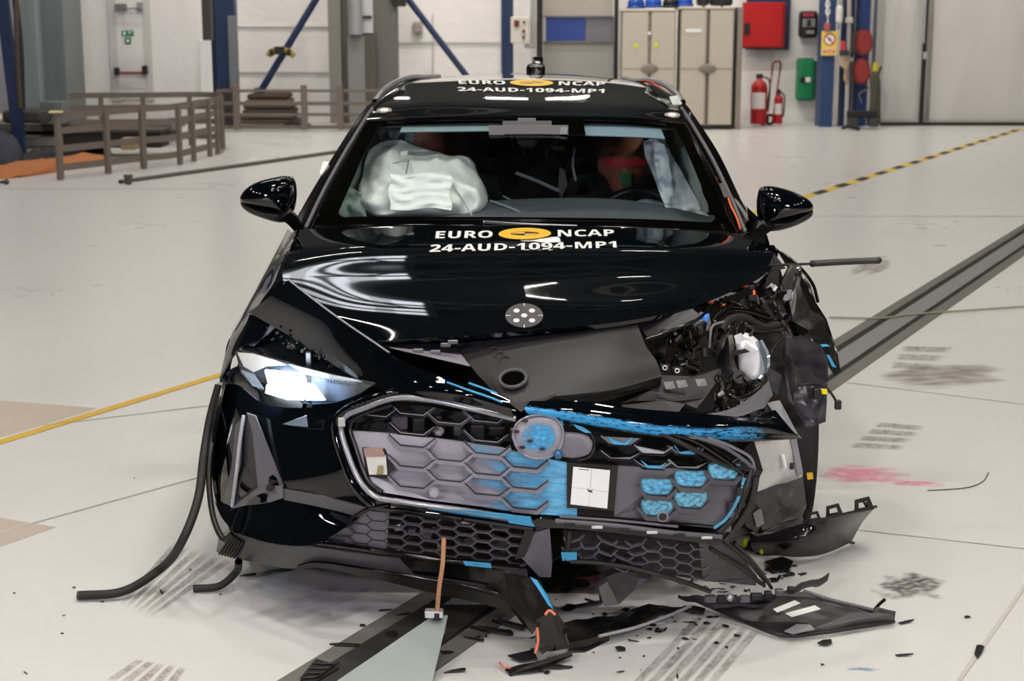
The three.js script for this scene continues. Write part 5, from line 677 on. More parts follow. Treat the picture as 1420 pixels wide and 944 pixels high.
// ---- beam across the top of the grille with blue paint
const beamF = rows([[[735, 556, 0.06], [800, 556, 0.04], [880, 566, 0.05], [960, 572, 0.1], [1040, 578, 0.22], [1075, 568, 0.32]], [[728, 566, 0.02], [800, 574, 0.0], [880, 586, 0.01], [960, 592, 0.05], [1050, 590, 0.16], [1100, 598, 0.24]], [[735, 577, 0.03], [800, 588, 0.02], [880, 601, 0.03], [960, 610, 0.07], [1040, 612, 0.18], [1112, 608, 0.26]]]);
const beam = part('bumper_beam_cover', shell(beamF, 40, 12, 0.008), M.paint, 'bent black strip smeared with blue paint');
part('paint_smear', shell(subF(beamF, 0.0, 0.86, 0.3, 1, 0.002), 40, 8, 0.0008), new THREE.MeshPhysicalMaterial({ transparent: true, roughness: 0.4, map: alphaTex(512, 96, [58, 164, 226], (x, y) => { const c = 0.5 + 0.2 * x + 0.1 * noise.noise(x * 6, 3, 1), n = noise.noise(x * 30, y * 9, 4) + 0.6 * noise.noise(x * 70, y * 22, 9); return sm(0.36 + 0.16 * n, 0.16, Math.abs(1 - y - c)) * sm(1, 0.85, x) * (n > 0.5 - 0.45 * x ? 0.12 : 0.97); }) }), 'sky blue paint smear', beam);
// frame strips broken out at the right end of the grille
for (const [p, r, m] of [[[[930, 600], [965, 612], [1000, 634], [1030, 656]], 0.008, M.gloss], [[[955, 604], [1000, 618], [1034, 640], [1046, 652]], 0.006, M.plasticGrey], [[[980, 606], [1020, 622], [1042, 636], [1046, 650]], 0.005, M.satin], [[[1042, 650], [1034, 680], [1018, 716], [996, 738]], 0.009, M.trim], [[[1032, 662], [1024, 690], [1006, 720], [990, 732]], 0.005, std(0x4d8fb4, 0.3)], [[[1048, 660], [1040, 700], [1022, 730], [1006, 750]], 0.012, M.plastic], [[[915, 600], [960, 622], [1010, 646], [1044, 652]], 0.007, M.trim]]) part('broken_frame_strip', tubeG(p.map(([x, y]) => F(x, y, 0.015)), r, 24, 6), m);
for (let i = 0; i < 16; i++) part('frame_clip', box(rnd(0.012, 0.03), rnd(0.01, 0.03), 0.012, 0.003), [M.plastic, M.plasticGrey, M.trim][i % 3]).position.copy(F(1044 - Math.pow(i / 15, 1) * 44 + rnd(-4, 4), 640 + i * 7, 0.01));
// ---- lower grilles
const hex = (cx, cy, W, H, slope, w, th, off, parent, mat, jit = 0) => { const v = [[-W / 2, 0], [-W / 4, H / 2], [W / 4, H / 2], [W / 2, 0], [W / 4, -H / 2], [-W / 4, -H / 2]].map(([x, y]) => [cx + x + jit * Math.sin(cx * 3.1 + cy * 7.7 + y), cy + y + slope * x + jit * Math.sin(cx * 5.7 + cy * 2.3 + x)]); const g = []; for (let i = 0; i < 3; i++) { const a = v[i], b = v[i + 1], d = Math.hypot(b[0] - a[0], b[1] - a[1]), n = [-(b[1] - a[1]) / d * w / 2, (b[0] - a[0]) / d * w / 2]; g.push(fPlate([[a[0] + n[0], a[1] + n[1]], [b[0] + n[0], b[1] + n[1]], [b[0] - n[0], b[1] - n[1]], [a[0] - n[0], a[1] - n[1]]], th, off)); } return part('grille_cell', mergeGeometries(g), mat, undefined, parent); };
const lowL = part('lower_grille', fPlate([[432, 752], [512, 705], [540, 703], [536, 765], [500, 762]], 0.012, 0.0), std(0x5f5d66, 0.4), 'lower grille with small hexagon cells'); const hexMat = std(0x4a494f, 0.4);
for (let i = -4; i <= 9; i++) for (let j = -4; j <= 6; j++) { const cx = 548 + 24.2 * i, cy = 712 + 0.11 * (cx - 548) + 13.3 * j + (i & 1 ? 6.6 : 0); if (cx > 722 || cy < 700 + 0.11 * (cx - 540) || cy > lin([[430, 748], [540, 760], [720, 788]], cx) || cx + 14 < lin([[700, 516], [752, 432]], cy) + 12) continue; hex(cx, cy, 32, 13.3, 0.11, cx < 534 ? 0.8 : 1.9, cx < 534 ? 0.003 : 0.016, cx < 534 ? 0.003 : 0.002, lowL, cx < 534 ? M.blackish : hexMat); }
part('lower_grille_edge', tubeG([[440, 752], [480, 757], [540, 766], [620, 777], [720, 787]].map(([x, y]) => F(x, y, 0.012)), 0.009, 24, 6), M.gloss, undefined, lowL); part('lower_grille_edge', tubeG([[430, 752], [470, 731], [512, 705], [540, 700]].map(([x, y]) => F(x, y, 0.012)), 0.006, 16, 6), M.gloss, undefined, lowL);
const lowR = part('lower_grille', fPlate([[968, 742], [1012, 748], [1050, 800], [1048, 812], [1004, 807], [975, 806]], 0.012, 0.0, 2, 0.012), std(0x37373a, 0.4), 'torn right end of the lower grille');
for (let i = 0; i <= 8; i++) for (let j = 0; j <= 4; j++) { const cx = 796 + 21.8 * i, cy = 744 + 0.06 * (cx - 796) + 14 * j + (i & 1 ? 7 : 0); if (cy > lin([[785, 776], [865, 784], [980, 812]], cx)) continue; hex(cx, cy, 29, 14, 0.06, 1.9, 0.016, 0.002, lowR, hexMat, cx < 900 ? 3.2 : 1); }
part('lower_grille_edge', tubeG([[790, 778], [830, 780], [880, 788], [940, 804], [985, 820]].map(([x, y]) => F(x, y, 0.01)), 0.007, 20, 6), M.plastic, undefined, lowR); part('lower_grille_edge', tubeG([[790, 735], [788, 755], [785, 775]].map(([x, y]) => F(x, y, 0.01)), 0.007, 10, 6), M.plastic, undefined, lowR);  part('paint_scuff', fPlate([[778, 766], [800, 766], [800, 776], [780, 778]], 0.004, 0.02, 1, 0.004), M.blueScuff, undefined, lowR);
for (const [x0, y0, x1, y1] of [[985, 760, 1060, 812], [1000, 745, 1062, 806], [1018, 752, 1070, 815]]) part('broken_strut', tubeG([F(x0, y0, 0.01), F((x0 + x1) / 2 + 4, (y0 + y1) / 2, 0.02), F(x1, y1, 0.0)], 0.006, 8, 6), M.plastic, undefined, lowR);
part('inner_panel', fPlate([[536, 706], [720, 722], [735, 790], [536, 764]], 0.01, -0.1), M.blackish); part('inner_panel', fPlate([[780, 735], [985, 746], [985, 806], [860, 786], [786, 776]], 0.01, -0.14), std(0x1c1b1d, 0.6));
for (let i = 0; i < 16; i++) { const m = part('cooler_fitting', box(rnd(0.02, 0.06), rnd(0.015, 0.03), 0.02, 0.005), [M.plasticGrey, M.plastic, M.alu, M.trim][i % 4]); m.position.copy(F(545 + rnd(0, 160), 715 + rnd(0, 55), -0.06)); m.rotation.z = rnd(-0.5, 0.5); }
// bracket between the lower grilles
part('crash_bracket', fPlate([[742, 738], [762, 733], [766, 780], [764, 800], [748, 800], [726, 776], [722, 772]], 0.03, 0.01, 1, 0.006), M.plasticGrey, 'broken grey bracket between the lower grilles'); part('crash_bracket', fPlate([[728, 735], [742, 736], [728, 772], [714, 776]], 0.02, 0.012), M.trim);
// ---- engine cover
const coverF = rows([[[622, 466, 0.5], [690, 462, 0.46], [770, 457, 0.45], [840, 452, 0.46], [884, 450, 0.5]], [[640, 490, 0.42], [695, 490, 0.36], [770, 486, 0.34], [845, 480, 0.36], [896, 480, 0.42]], [[662, 518, 0.3], [700, 522, 0.24], [770, 520, 0.24], [850, 512, 0.28], [910, 500, 0.36]], [[690, 548, 0.2], [712, 560, 0.14], [765, 550, 0.16], [850, 540, 0.24], [918, 522, 0.34]]]);
const cover = part('engine_cover', shell(coverF, 30, 26, 0.012), M.cover, 'dark grey foam engine cover with embossed rings');
part('cover_tip', cPlate([[690, 546, 0.19], [750, 553, 0.15], [772, 548, 0.15], [722, 571, 0.1]], 0.02, 1), M.cover, undefined, cover);
for (let i = 0; i < 4; i++) { const p = onSurf(coverF, 679 + i * 7, 482 + i * 5.5, 0.002), m = part('embossed_ring', new THREE.TorusGeometry(0.013, 0.0025, 6, 24), std(0x1c1b1e, 0.5), undefined, cover); m.position.copy(p); m.rotation.x = -0.9; }
{ const p = onSurf(coverF, 712, 529, 0.006), h = part('opening', cyl(0.034, 0.03, 0.004, 28), std(0x010101, 1, { specularIntensity: 0.1 }), undefined, cover); h.position.copy(p); h.rotation.x = 1.0; h.quaternion.setFromUnitVectors(V(0, 1, 0), onSurf(coverF, 712, 529, 0.1).sub(onSurf(coverF, 712, 529, 0)).normalize()); const r = part('opening_rim', new THREE.TorusGeometry(0.037, 0.006, 8, 30).rotateX(Math.PI / 2), std(0x454447, 0.5), undefined, h); r.position.y = 0.005; }
part('cover_skirt', cPlate([[770, 550, 0.17], [850, 541, 0.25], [918, 524, 0.34], [916, 534, 0.36], [840, 556, 0.26], [800, 562, 0.2]], 0.03, 1, 0.008), M.trim);
// slam panel left of the cover
part('slam_panel', cPlate([[512, 474, 0.45], [622, 468, 0.46], [640, 492, 0.4], [660, 505, 0.38], [560, 488, 0.42]], 0.02), M.plastic); part('slam_strip', cPlate([[540, 482, 0.38], [640, 492, 0.38], [652, 508, 0.34], [600, 496, 0.34]], 0.008), std(0x77757e, 0.35)); for (const [x, y] of [[618, 478], [604, 488], [580, 486], [628, 474]]) part('slam_clip', box(0.03, 0.012, 0.012, 0.003), M.satin).position.copy(C(x, y, 0.37));
// ---- crushed corner
const crush = (name, pts, mat, o = {}) => part(name, cPlate(pts, o.th ?? 0.006, o.sub ?? 2, o.amp ?? 0.012, o.freq ?? 9), mat, o.l);
crush('engine_bay_back', [[880, 448, 0.9], [1080, 366, 1.4], [1112, 480, 1.15], [1110, 600, 1.05], [960, 600, 0.95], [900, 540, 0.85]], std(0x0c0c0e, 0.5), { amp: 0.03 });
// torn wing
crush('torn_wing', [[1078, 348, 1.32], [1102, 364, 1.3], [1124, 395, 1.2], [1132, 420, 1.12], [1146, 442, 1.05], [1160, 482, 0.95], [1166, 516, 0.86], [1150, 496, 0.86], [1136, 474, 0.88], [1118, 462, 0.9], [1104, 474, 0.92], [1092, 440, 0.98], [1094, 414, 1.05], [1106, 400, 1.1], [1096, 378, 1.2]], std(0x0e0f0f, 0.22), { sub: 3, amp: 0.02, freq: 6, l: 'crumpled black wing sheet' });
crush('torn_wing', [[1094, 414, 1.0], [1108, 392, 1.04], [1124, 430, 0.98], [1142, 442, 0.93], [1122, 458, 0.84], [1112, 470, 0.86], [1100, 446, 0.93]], std(0x161716, 0.25), { sub: 2, amp: 0.02, freq: 8 });
crush('torn_wing', [[1142, 443, 0.92], [1152, 470, 0.9], [1166, 514, 0.82], [1158, 522, 0.82], [1138, 492, 0.8], [1126, 470, 0.8], [1120, 462, 0.82]], std(0x1b1c1a, 0.28), { sub: 2, amp: 0.015 });
part('paint_scratch', cPlate([[1134, 478, 0.8], [1146, 477, 0.83], [1152, 480, 0.84], [1140, 481, 0.8]], 0.002), M.blueScuff); part('paint_scratch', cPlate([[1146, 492, 0.79], [1150, 492, 0.79], [1160, 510, 0.8], [1154, 508, 0.79]], 0.003), M.blueScuff);
crush('wing_rail', [[1074, 352, 1.25], [1090, 372, 1.2], [1068, 378, 1.16], [1060, 400, 1.05], [1082, 424, 1.0], [1100, 470, 0.92], [1090, 474, 0.92], [1074, 440, 0.98], [1064, 424, 1.02], [1050, 402, 1.08]], std(0x1d1d1f, 0.35), { sub: 2, amp: 0.012 });
part('wing_edge', cTube([[1076, 346, 1.3], [1100, 362, 1.26], [1126, 392, 1.16], [1134, 418, 1.08]], 0.006, 20), M.gloss);
{ const h = part('hinge', cPlate([[1096, 370, 1.08], [1106, 366, 1.08], [1112, 376, 1.06], [1108, 398, 1.04], [1100, 412, 1.02], [1092, 416, 1.02], [1082, 404, 1.05], [1084, 392, 1.06]], 0.03, 1, 0.01), std(0x141416, 0.25)); part('hinge_plate', cPlate([[1082, 404, 1.0], [1098, 402, 1.0], [1097, 415, 1.0], [1088, 418, 1.0]], 0.008), std(0x9a99a2, 0.35), undefined, h); part('bolt', new THREE.SphereGeometry(0.008, 10, 8), M.chrome, undefined, h).position.copy(C(1107, 373, 1.05)); }
for (let i = 0; i < 11; i++) { const m = part('rail_hole', cyl(rnd(0.005, 0.011), 0.008, 0.012, 10).rotateX(Math.PI / 2), i % 2 ? M.satin : M.blackish); m.position.copy(C(1081 + i * 1.8 + rnd(-4, 4), 420 + i * 5.5, 0.96)); }
{ const g = part('gas_strut', tubeG([C(1127, 365.5, 1.22), C(1170, 363, 1.22), C(1219, 361, 1.22)], 0.011, 10, 12), std(0x1b1b19, 0.4), 'black gas strut sticking out sideways'); part('strut_rod', cTube([[1066, 367.5, 1.16], [1090, 367, 1.18], [1128, 365.5, 1.22]], 0.0045, 8), M.blackish, undefined, g); for (const x of [1127, 1218]) part('strut_cap', new THREE.SphereGeometry(0.012, 12, 8), M.trim, undefined, g).position.copy(C(x, x < 1150 ? 365.5 : 361, 1.22)); }
// exposed lamp reflector, bright
{ const h = part('broken_headlight', dome([[1020, 472], [1030, 462], [1044, 466], [1056, 478], [1060, 500], [1054, 518], [1040, 526], [1026, 514], [1024, 495]].map(([x, y]) => C(x, y, 0.62)), 0.03, 0.06, V(0, 0, 1), 6, 0.01, 0.5), std(0xf0f0f4, 0.25, { metalness: 0.25 }), 'silvery inside of the broken headlight'); part('lens_edge', shell(rows([[[1046, 474, 0.6], [1054, 472, 0.58]], [[1056, 494, 0.58], [1064, 494, 0.56]], [[1055, 514, 0.59], [1062, 514, 0.57]], [[1046, 526, 0.6], [1052, 526, 0.59]]]), 3, 12, 0.01), std(0xb9c6d2, 0.1, { metalness: 0.6 }), undefined, h); part('lamp_bulb_holder', cyl(0.02, 0.026, 0.05, 16).rotateX(1.2), M.plastic, undefined, h).position.copy(C(1024, 524, 0.55)); part('lamp_wire', cTube([[1030, 462, 0.6], [1036, 452, 0.58], [1044, 456, 0.58], [1040, 466, 0.57]], 0.005, 12), M.blackish, undefined, h); part('reflector_piece', cPlate([[1018, 466, 0.6], [1028, 462, 0.6], [1034, 470, 0.6], [1022, 478, 0.6]], 0.006), std(0xe4e4ea, 0.3), undefined, h); part('shade', cPlate([[1014, 488, 0.56], [1034, 484, 0.56], [1040, 488, 0.56], [1020, 493, 0.56]], 0.008, 1, 0.004), M.plastic, undefined, h); }
crush('lamp_housing', [[1000, 470, 0.72], [1016, 452, 0.74], [1034, 448, 0.74], [1020, 470, 0.7], [1018, 500, 0.66], [1026, 520, 0.62], [1008, 530, 0.62], [992, 505, 0.68]], std(0x131316, 0.3), { amp: 0.02 });
// cover and ducts
crush('radiator_shroud', [[905, 520, 0.42], [960, 522, 0.44], [996, 512, 0.5], [994, 528, 0.44], [978, 552, 0.36], [966, 566, 0.34], [945, 556, 0.36], [918, 556, 0.34], [880, 556, 0.3], [862, 560, 0.26], [900, 542, 0.34]], std(0x2c2c2e, 0.5), { amp: 0.015, l: 'torn radiator shroud' }); for (const [x, y] of [[928, 534], [945, 532], [972, 530]]) part('shroud_patch', cPlate([[x - 8, y - 4, 0.36], [x + 6, y - 5, 0.36], [x + 9, y + 4, 0.35], [x - 4, y + 6, 0.34]], 0.006), std(0x6a676a, 0.5));
crush('radiator_shroud', [[862, 562, 0.24], [920, 556, 0.3], [950, 560, 0.32], [940, 572, 0.28], [900, 578, 0.2], [868, 574, 0.18]], std(0x3a3a3d, 0.5), { amp: 0.01 });
crush('slam_edge', [[884, 450, 0.55], [960, 428, 0.62], [972, 438, 0.6], [900, 470, 0.52]], std(0x1d1c20, 0.45), { amp: 0.006 }); part('slam_lip', cTube([[895, 470, 0.5], [930, 458, 0.52], [962, 446, 0.56], [985, 428, 0.64]], 0.005, 14), M.gloss);
crush('lamp_bracket', [[955, 440, 0.66], [972, 432, 0.66], [984, 438, 0.64], [986, 452, 0.62], [976, 464, 0.6], [966, 462, 0.6], [962, 452, 0.62]], std(0x3a3b44, 0.35), { amp: 0.01 }); part('blue_connector', cPlate([[973, 436, 0.6], [984, 436, 0.6], [981, 446, 0.59], [972, 443, 0.59]], 0.02), std(0x1f6fd0, 0.4), 'bright blue connector');
crush('silver_scoop', [[960, 578, 0.2], [1000, 572, 0.24], [1030, 560, 0.32], [1056, 540, 0.44], [1066, 528, 0.5], [1072, 548, 0.44], [1060, 566, 0.34], [1030, 576, 0.26], [990, 582, 0.2]], std(0x6a6a70, 0.35, { metalness: 0.3 }), { amp: 0.015, l: 'grey torn scoop under the lamp' });
crush('liner_flap', [[1062, 508, 0.66], [1084, 520, 0.7], [1078, 548, 0.64], [1066, 536, 0.6]], std(0x35363a, 0.5), { amp: 0.02 });
crush('silver_bracket', [[1064, 560, 0.5], [1082, 556, 0.55], [1100, 590, 0.5], [1108, 604, 0.46], [1092, 596, 0.44]], std(0xa5a5ac, 0.35, { metalness: 0.4 }), { amp: 0.012 });
// wheel arch liner, modules
crush('wheel_arch_liner', [[1090, 472, 0.78], [1112, 466, 0.76], [1140, 480, 0.76], [1148, 500, 0.78], [1148, 530, 0.8], [1100, 534, 0.76], [1086, 500, 0.78]], std(0x232227, 0.6), { amp: 0.02, sub: 4, l: 'black wheel arch liner' }); crush('wheel_arch_liner', [[1092, 534, 0.72], [1148, 532, 0.74], [1146, 586, 0.72], [1132, 590, 0.7], [1118, 592, 0.68], [1098, 560, 0.7]], std(0x2c2c33, 0.3), { amp: 0.018, sub: 4, freq: 10 });
crush('liner_rib', [[1090, 474, 0.74], [1098, 472, 0.73], [1102, 520, 0.72], [1100, 560, 0.68], [1092, 554, 0.69], [1088, 510, 0.73]], std(0x29292c, 0.5), { amp: 0.008 }); for (let i = 0; i < 6; i++) part('rib_hole', box(0.008, 0.014, 0.006, 0.002), M.blackish).position.copy(C(1096 + i, 484 + i * 11, 0.7));
{ const a = part('wiring_loop', cTube([[1108, 534, 0.68], [1130, 532, 0.7], [1146, 538, 0.72], [1156, 550, 0.72], [1161, 560, 0.72]], 0.004, 20), M.rubber, 'dangling wire with a black connector'); part('connector', box(0.02, 0.03, 0.018, 0.004), M.plastic, undefined, a).position.copy(C(1162, 561, 0.72)); }
part('yellow_clip', cPlate([[1139, 540, 0.66], [1147, 540, 0.66], [1148, 547, 0.66], [1140, 546, 0.66]], 0.012), std(0xe8d21e, 0.5)); part('yellow_clip', cPlate([[1119, 657, 0.66], [1127, 656, 0.66], [1128, 664, 0.66], [1120, 665, 0.66]], 0.012), std(0xe6b422, 0.5)); part('clip_body', box(0.03, 0.03, 0.03, 0.005), M.plastic).position.copy(C(1134, 544, 0.69));
// inner sheets of the corner
crush('inner_sheet', [[1046, 614, 0.36], [1104, 606, 0.46], [1113, 660, 0.46], [1080, 674, 0.4], [1044, 684, 0.34], [1050, 650, 0.34]], std(0xc9c6c2, 0.35, { metalness: 0.2 }), { amp: 0.015, sub: 3, l: 'bare silver sheet behind the bumper' }); part('sheet_slot', cTube([[1085, 630, 0.39], [1089, 648, 0.39]], 0.006, 6), M.white); part('sheet_hole', box(0.012, 0.02, 0.006, 0.002), M.trim).position.copy(C(1098, 646, 0.42));
crush('inner_sheet', [[1096, 606, 0.44], [1104, 604, 0.45], [1114, 656, 0.44], [1106, 660, 0.43]], std(0x9f9da4, 0.3, { metalness: 0.4 }), { amp: 0.008 });
crush('black_flap', [[1032, 622, 0.22], [1046, 612, 0.26], [1058, 652, 0.24], [1052, 664, 0.22], [1040, 652, 0.2]], std(0x232126, 0.4), { amp: 0.006 });
crush('foam_absorber', [[1046, 686, 0.34], [1080, 674, 0.38], [1114, 662, 0.42], [1118, 700, 0.44], [1112, 718, 0.42], [1080, 730, 0.4], [1056, 732, 0.36], [1048, 710, 0.34]], std(0x3b393b, 0.5), { amp: 0.03, sub: 3, l: 'dark torn absorber block' }); crush('foam_absorber', [[1030, 700, 0.26], [1046, 690, 0.28], [1060, 720, 0.3], [1050, 738, 0.3], [1034, 730, 0.28]], std(0x1a1a1c, 0.4), { amp: 0.02 });
crush('clear_bracket', [[1044, 712, 0.28], [1056, 706, 0.28], [1060, 726, 0.29], [1050, 732, 0.28]], std(0x6f6c6c, 0.3), { amp: 0.01 });
crush('arch_trim', [[1040, 738, 0.34], [1080, 728, 0.4], [1114, 716, 0.46], [1112, 726, 0.44], [1080, 738, 0.38], [1050, 744, 0.34]], std(0x101012, 0.3), { amp: 0.006 });
// loose wires and fittings of the engine bay
const wires = [[[[905, 470, 0.6], [930, 462, 0.6], [950, 466, 0.62], [980, 462, 0.6]], M.blackish, 0.007], [[[985, 470, 0.6], [990, 450, 0.62], [1005, 432, 0.7], [1030, 430, 0.76], [1066, 440, 0.8]], M.gloss, 0.011], [[[1000, 460, 0.62], [1010, 444, 0.68], [1030, 440, 0.72], [1060, 454, 0.76], [1078, 450, 0.8]], M.rubber, 0.013], [[[1000, 424, 0.82], [1010, 423, 0.82], [1019, 428, 0.8]], M.orange, 0.005], [[[1041, 398, 0.98], [1046, 406, 0.96], [1042, 416, 0.94]], M.orange, 0.005], [[[984, 482, 0.58], [985, 466, 0.58], [988, 452, 0.6], [1004, 446, 0.62]], std(0x6e6a70, 0.4), 0.004], [[[1010, 420, 0.8], [1040, 432, 0.85], [1062, 444, 0.86], [1080, 446, 0.9]], M.gloss, 0.01], [[[996, 512, 0.52], [1000, 530, 0.5], [1004, 552, 0.44], [1000, 566, 0.4]], M.plastic, 0.008], [[[1040, 455, 0.7], [1060, 458, 0.74], [1084, 452, 0.82]], M.trim, 0.012], [[[1064, 500, 0.66], [1075, 480, 0.74], [1086, 468, 0.8]], M.plastic, 0.006], [[[1004, 540, 0.42], [1020, 552, 0.38], [1040, 548, 0.42], [1052, 536, 0.46]], M.gloss, 0.007]];
for (const [p, m, r] of wires) part('hose', cTube(p, r, 24), m);
const fits = [M.gloss, M.trim, M.gloss, M.blackish, M.plastic, M.steelLight];
for (let i = 0; i < 210; i++) {
  const z = i % 3; let x, y, s;
  if (z === 0) { x = rnd(900, 985); y = rnd(462, 520) - (x - 900) * 0.12; s = 0.62; } else if (z === 1) { x = rnd(990, 1090); y = rnd(405, 470) + (x > 1040 ? -10 : 18); s = 0.86 - (1040 - x) * 0.001; } else { x = rnd(990, 1062); y = rnd(520, 574); s = 0.44 + (x - 990) * 0.0012; }
  const a = rnd(0.01, 0.034), k = i % 4, g = k === 0 ? cyl(a * 0.3, a * 0.4, a, 12) : k === 1 ? box(a, a * 0.6, a * 0.7, 0.004) : k === 2 ? new THREE.TorusGeometry(a * 0.4, a * 0.12, 8, 16) : new RoundedBoxGeometry(a * 1.6, a * 0.25, a * 0.4, 1, 0.003);
  const m = part(['engine_fitting', 'bracket', 'hose_clip', 'bracket'][k], g, fits[Math.floor(rnd(0, 5.2))]); m.position.copy(C(x, y, s - rnd(0, 0.07))); m.rotation.set(rnd(0, 3), rnd(0, 3), rnd(0, 3));
}
for (const [x, y] of [[922, 510], [939, 514]]) { part('battery_cell', box(0.03, 0.022, 0.02, 0.004), M.blackish).position.copy(C(x, y, 0.47)); part('cell_mark', new THREE.TorusGeometry(0.006, 0.002, 6, 14), M.white).position.copy(C(x, y, 0.455)); }

// ================================================================ loose things on the floor
const onF = (pts) => pts.map(([x, y, h = 0.01]) => onFloor(x, y, h));
const lay = (pts, th, dir = DOWN, sub = 0, amp = 0) => plate((p) => onFloor(p[0], p[1], p[2] ?? 0.01), pts, th, dir, sub, amp);
// rubber strips hanging from the wheel arch
{ const A = carPoint(C(304, 534, 0.64)); const t = tag(mesh('rubber_strip', tubeG([A, carPoint(C(292, 578, 0.62)), carPoint(C(283, 630, 0.55)), carPoint(C(275, 690, 0.45)), carPoint(C(255, 745, 0.34)), onFloor(218, 792, 0.06), onFloor(170, 820, 0.025), onFloor(110, 825.5, 0.017)], 0.0135, 80, 12), M.rubber), 'long black rubber seal strip trailing from the wheel arch onto the floor', 'rubber strip'); mesh('cut_end', cyl(0.0138, 0.0138, 0.006, 14).rotateZ(Math.PI / 2), std(0x3a3a3c, 0.7), t, onFloor(109, 825.5, 0.017)); }
tag(mesh('rubber_strip', tubeG([carPoint(C(306, 560, 0.62)), carPoint(C(294, 610, 0.56)), carPoint(C(290, 670, 0.5)), carPoint(C(298, 725, 0.44)), carPoint(C(312, 748, 0.4)), carPoint(C(322, 740, 0.4))], 0.009, 50, 10), M.trim), 'looped black rubber strip hanging behind the bumper corner', 'rubber strip');
tag(mesh('rubber_strip', tubeG([carPoint(C(331, 778, 0.42)), onFloor(326, 795, 0.05), onFloor(305, 812, 0.02), onFloor(268, 816, 0.014)], 0.0115, 40, 10), M.rubber), 'short curved black rubber strip lying under the bumper corner', 'rubber strip');
// stick propped on the rail
{ const t = thing('stick', 'thin copper brown stick standing on the floor before the lower grille', 'stick'); const zb = 4.05, b = at(606, 851, zb); mesh('rod', tubeG([b, at(609, 815, zb - 0.06), at(614, 780, zb - 0.09), at(615.5, 746, zb - 0.1)], 0.006, 14, 8), M.copper, t); mesh('clip', box(0.05, 0.02, 0.03, 0.004), M.silver, t, at(602, 850, 4.045)); mesh('foot', box(0.02, 0.025, 0.02, 0.003), M.blackish, t, at(606, 853, 4.04)); }
// torn bumper lip hanging to the floor
{
  const t = thing('bumper_fragment', 'curled black bumper piece with blue streaks and red wires hanging to the floor', 'bumper fragment');
  mesh('skin', shell(surf([[[692, 798], [720, 794], [745, 800], [755, 815]], [[700, 815], [730, 820], [758, 830], [770, 845]], [[722, 838], [748, 846], [772, 858], [786, 870]], [[742, 862], [755, 872], [770, 880], [784, 880]], [[742, 890], [750, 900], [765, 903], [790, 898]]].map((r, i) => r.map(([x, y], k) => carPoint(C(x, y, [0.12, 0.04, -0.02, -0.05, -0.04][i] + [0.1, 0.02, 0, 0.06][k] * 0.5))))), 20, 30, 0.006), M.gloss, t);
  mesh('torn_edge', plate((p) => carPoint(C(p[0], p[1], p[2])), [[744, 858, -0.06], [764, 846, -0.06], [782, 862, -0.04], [778, 890, -0.05], [752, 908, -0.06], [746, 900, -0.06]], 0.006, BACK, 2, 0.012), std(0x0d0d0e, 0.25), t);
  mesh('inner_skin', plate((p) => carPoint(C(p[0], p[1], p[2])), [[662, 800, 0.1], [700, 797, 0.08], [738, 802, 0.02], [756, 828, -0.03], [764, 846, -0.05], [746, 866, -0.04], [738, 880, 0.0], [722, 862, 0.02], [706, 838, 0.06], [680, 822, 0.1]], 0.006, BACK, 3, 0.015), M.trim, t);
  mesh('flap', lay([[700, 928, 0.01], [742, 918, 0.02], [792, 902, 0.03], [794, 908, 0.02], [745, 930, 0.01], [708, 935, 0.006]], 0.004, DOWN, 1, 0.006), M.trim, t); mesh('flap', lay([[704, 908, 0.015], [740, 900, 0.02], [745, 912, 0.01], [722, 916, 0.01]], 0.004), M.plastic, t);
  for (const p of [[[756, 852], [762, 846], [770, 852]], [[745, 870], [746, 890], [742, 905]]]) mesh('wire', tubeG(p.map(([x, y]) => carPoint(C(x, y, -0.075))), 0.004, 8, 6), std(0xe07a5a, 0.6), t); mesh('wire', tubeG(onF([[692, 918, 0.01], [700, 925, 0.02], [708, 926, 0.015]]), 0.0025, 8, 5), std(0xe86a50, 0.6), t);
  mesh('paint_streak', plate((p) => carPoint(C(p[0], p[1], p[2])), [[735, 800, -0.02], [745, 805, -0.03], [760, 826, -0.06], [768, 846, -0.075], [760, 838, -0.07], [746, 816, -0.045]], 0.003, BACK, 1, 0.003), M.blueScuff, t);
}
{
  const t = thing('bumper_lip', 'long black bumper lip lying on the floor in front of the torn grille', 'bumper lip');
  mesh('lip', lay([[782, 868, 0.05], [838, 852, 0.05], [900, 838, 0.04], [955, 838, 0.03], [905, 858, 0.03], [845, 876, 0.03], [790, 892, 0.03]], 0.008, DOWN, 3, 0.015), M.trim, t); mesh('lip_face', lay([[790, 892, 0.03], [845, 878, 0.03], [845, 886, 0.005], [812, 902, 0.005], [788, 904, 0.005]], 0.006, DOWN, 2, 0.01), M.plastic, t); mesh('lip_edge', tubeG(onF([[830, 882, 0.035], [880, 870, 0.035], [930, 852, 0.04], [958, 840, 0.04]]), 0.005, 20, 6), std(0x9c9ba0, 0.3), t);
}
{
  const t = thing('bumper_strut', 'dark angular plastic strut standing under the torn lower grille', 'strut'); const q = (x, y, s) => carPoint(C(x, y, s)); mesh('strut', plate((p) => q(...p), [[840, 800, 0.1], [860, 792, 0.12], [890, 793, 0.16], [905, 800, 0.16], [880, 818, 0.14], [858, 838, 0.1], [832, 836, 0.08]], 0.05, BACK, 1, 0.006), std(0x2f2e30, 0.5), t); mesh('end_block', plate((p) => q(...p), [[830, 815, 0.06], [842, 806, 0.07], [858, 838, 0.08], [838, 841, 0.06]], 0.04, BACK), std(0x4a494c, 0.5), t);
}
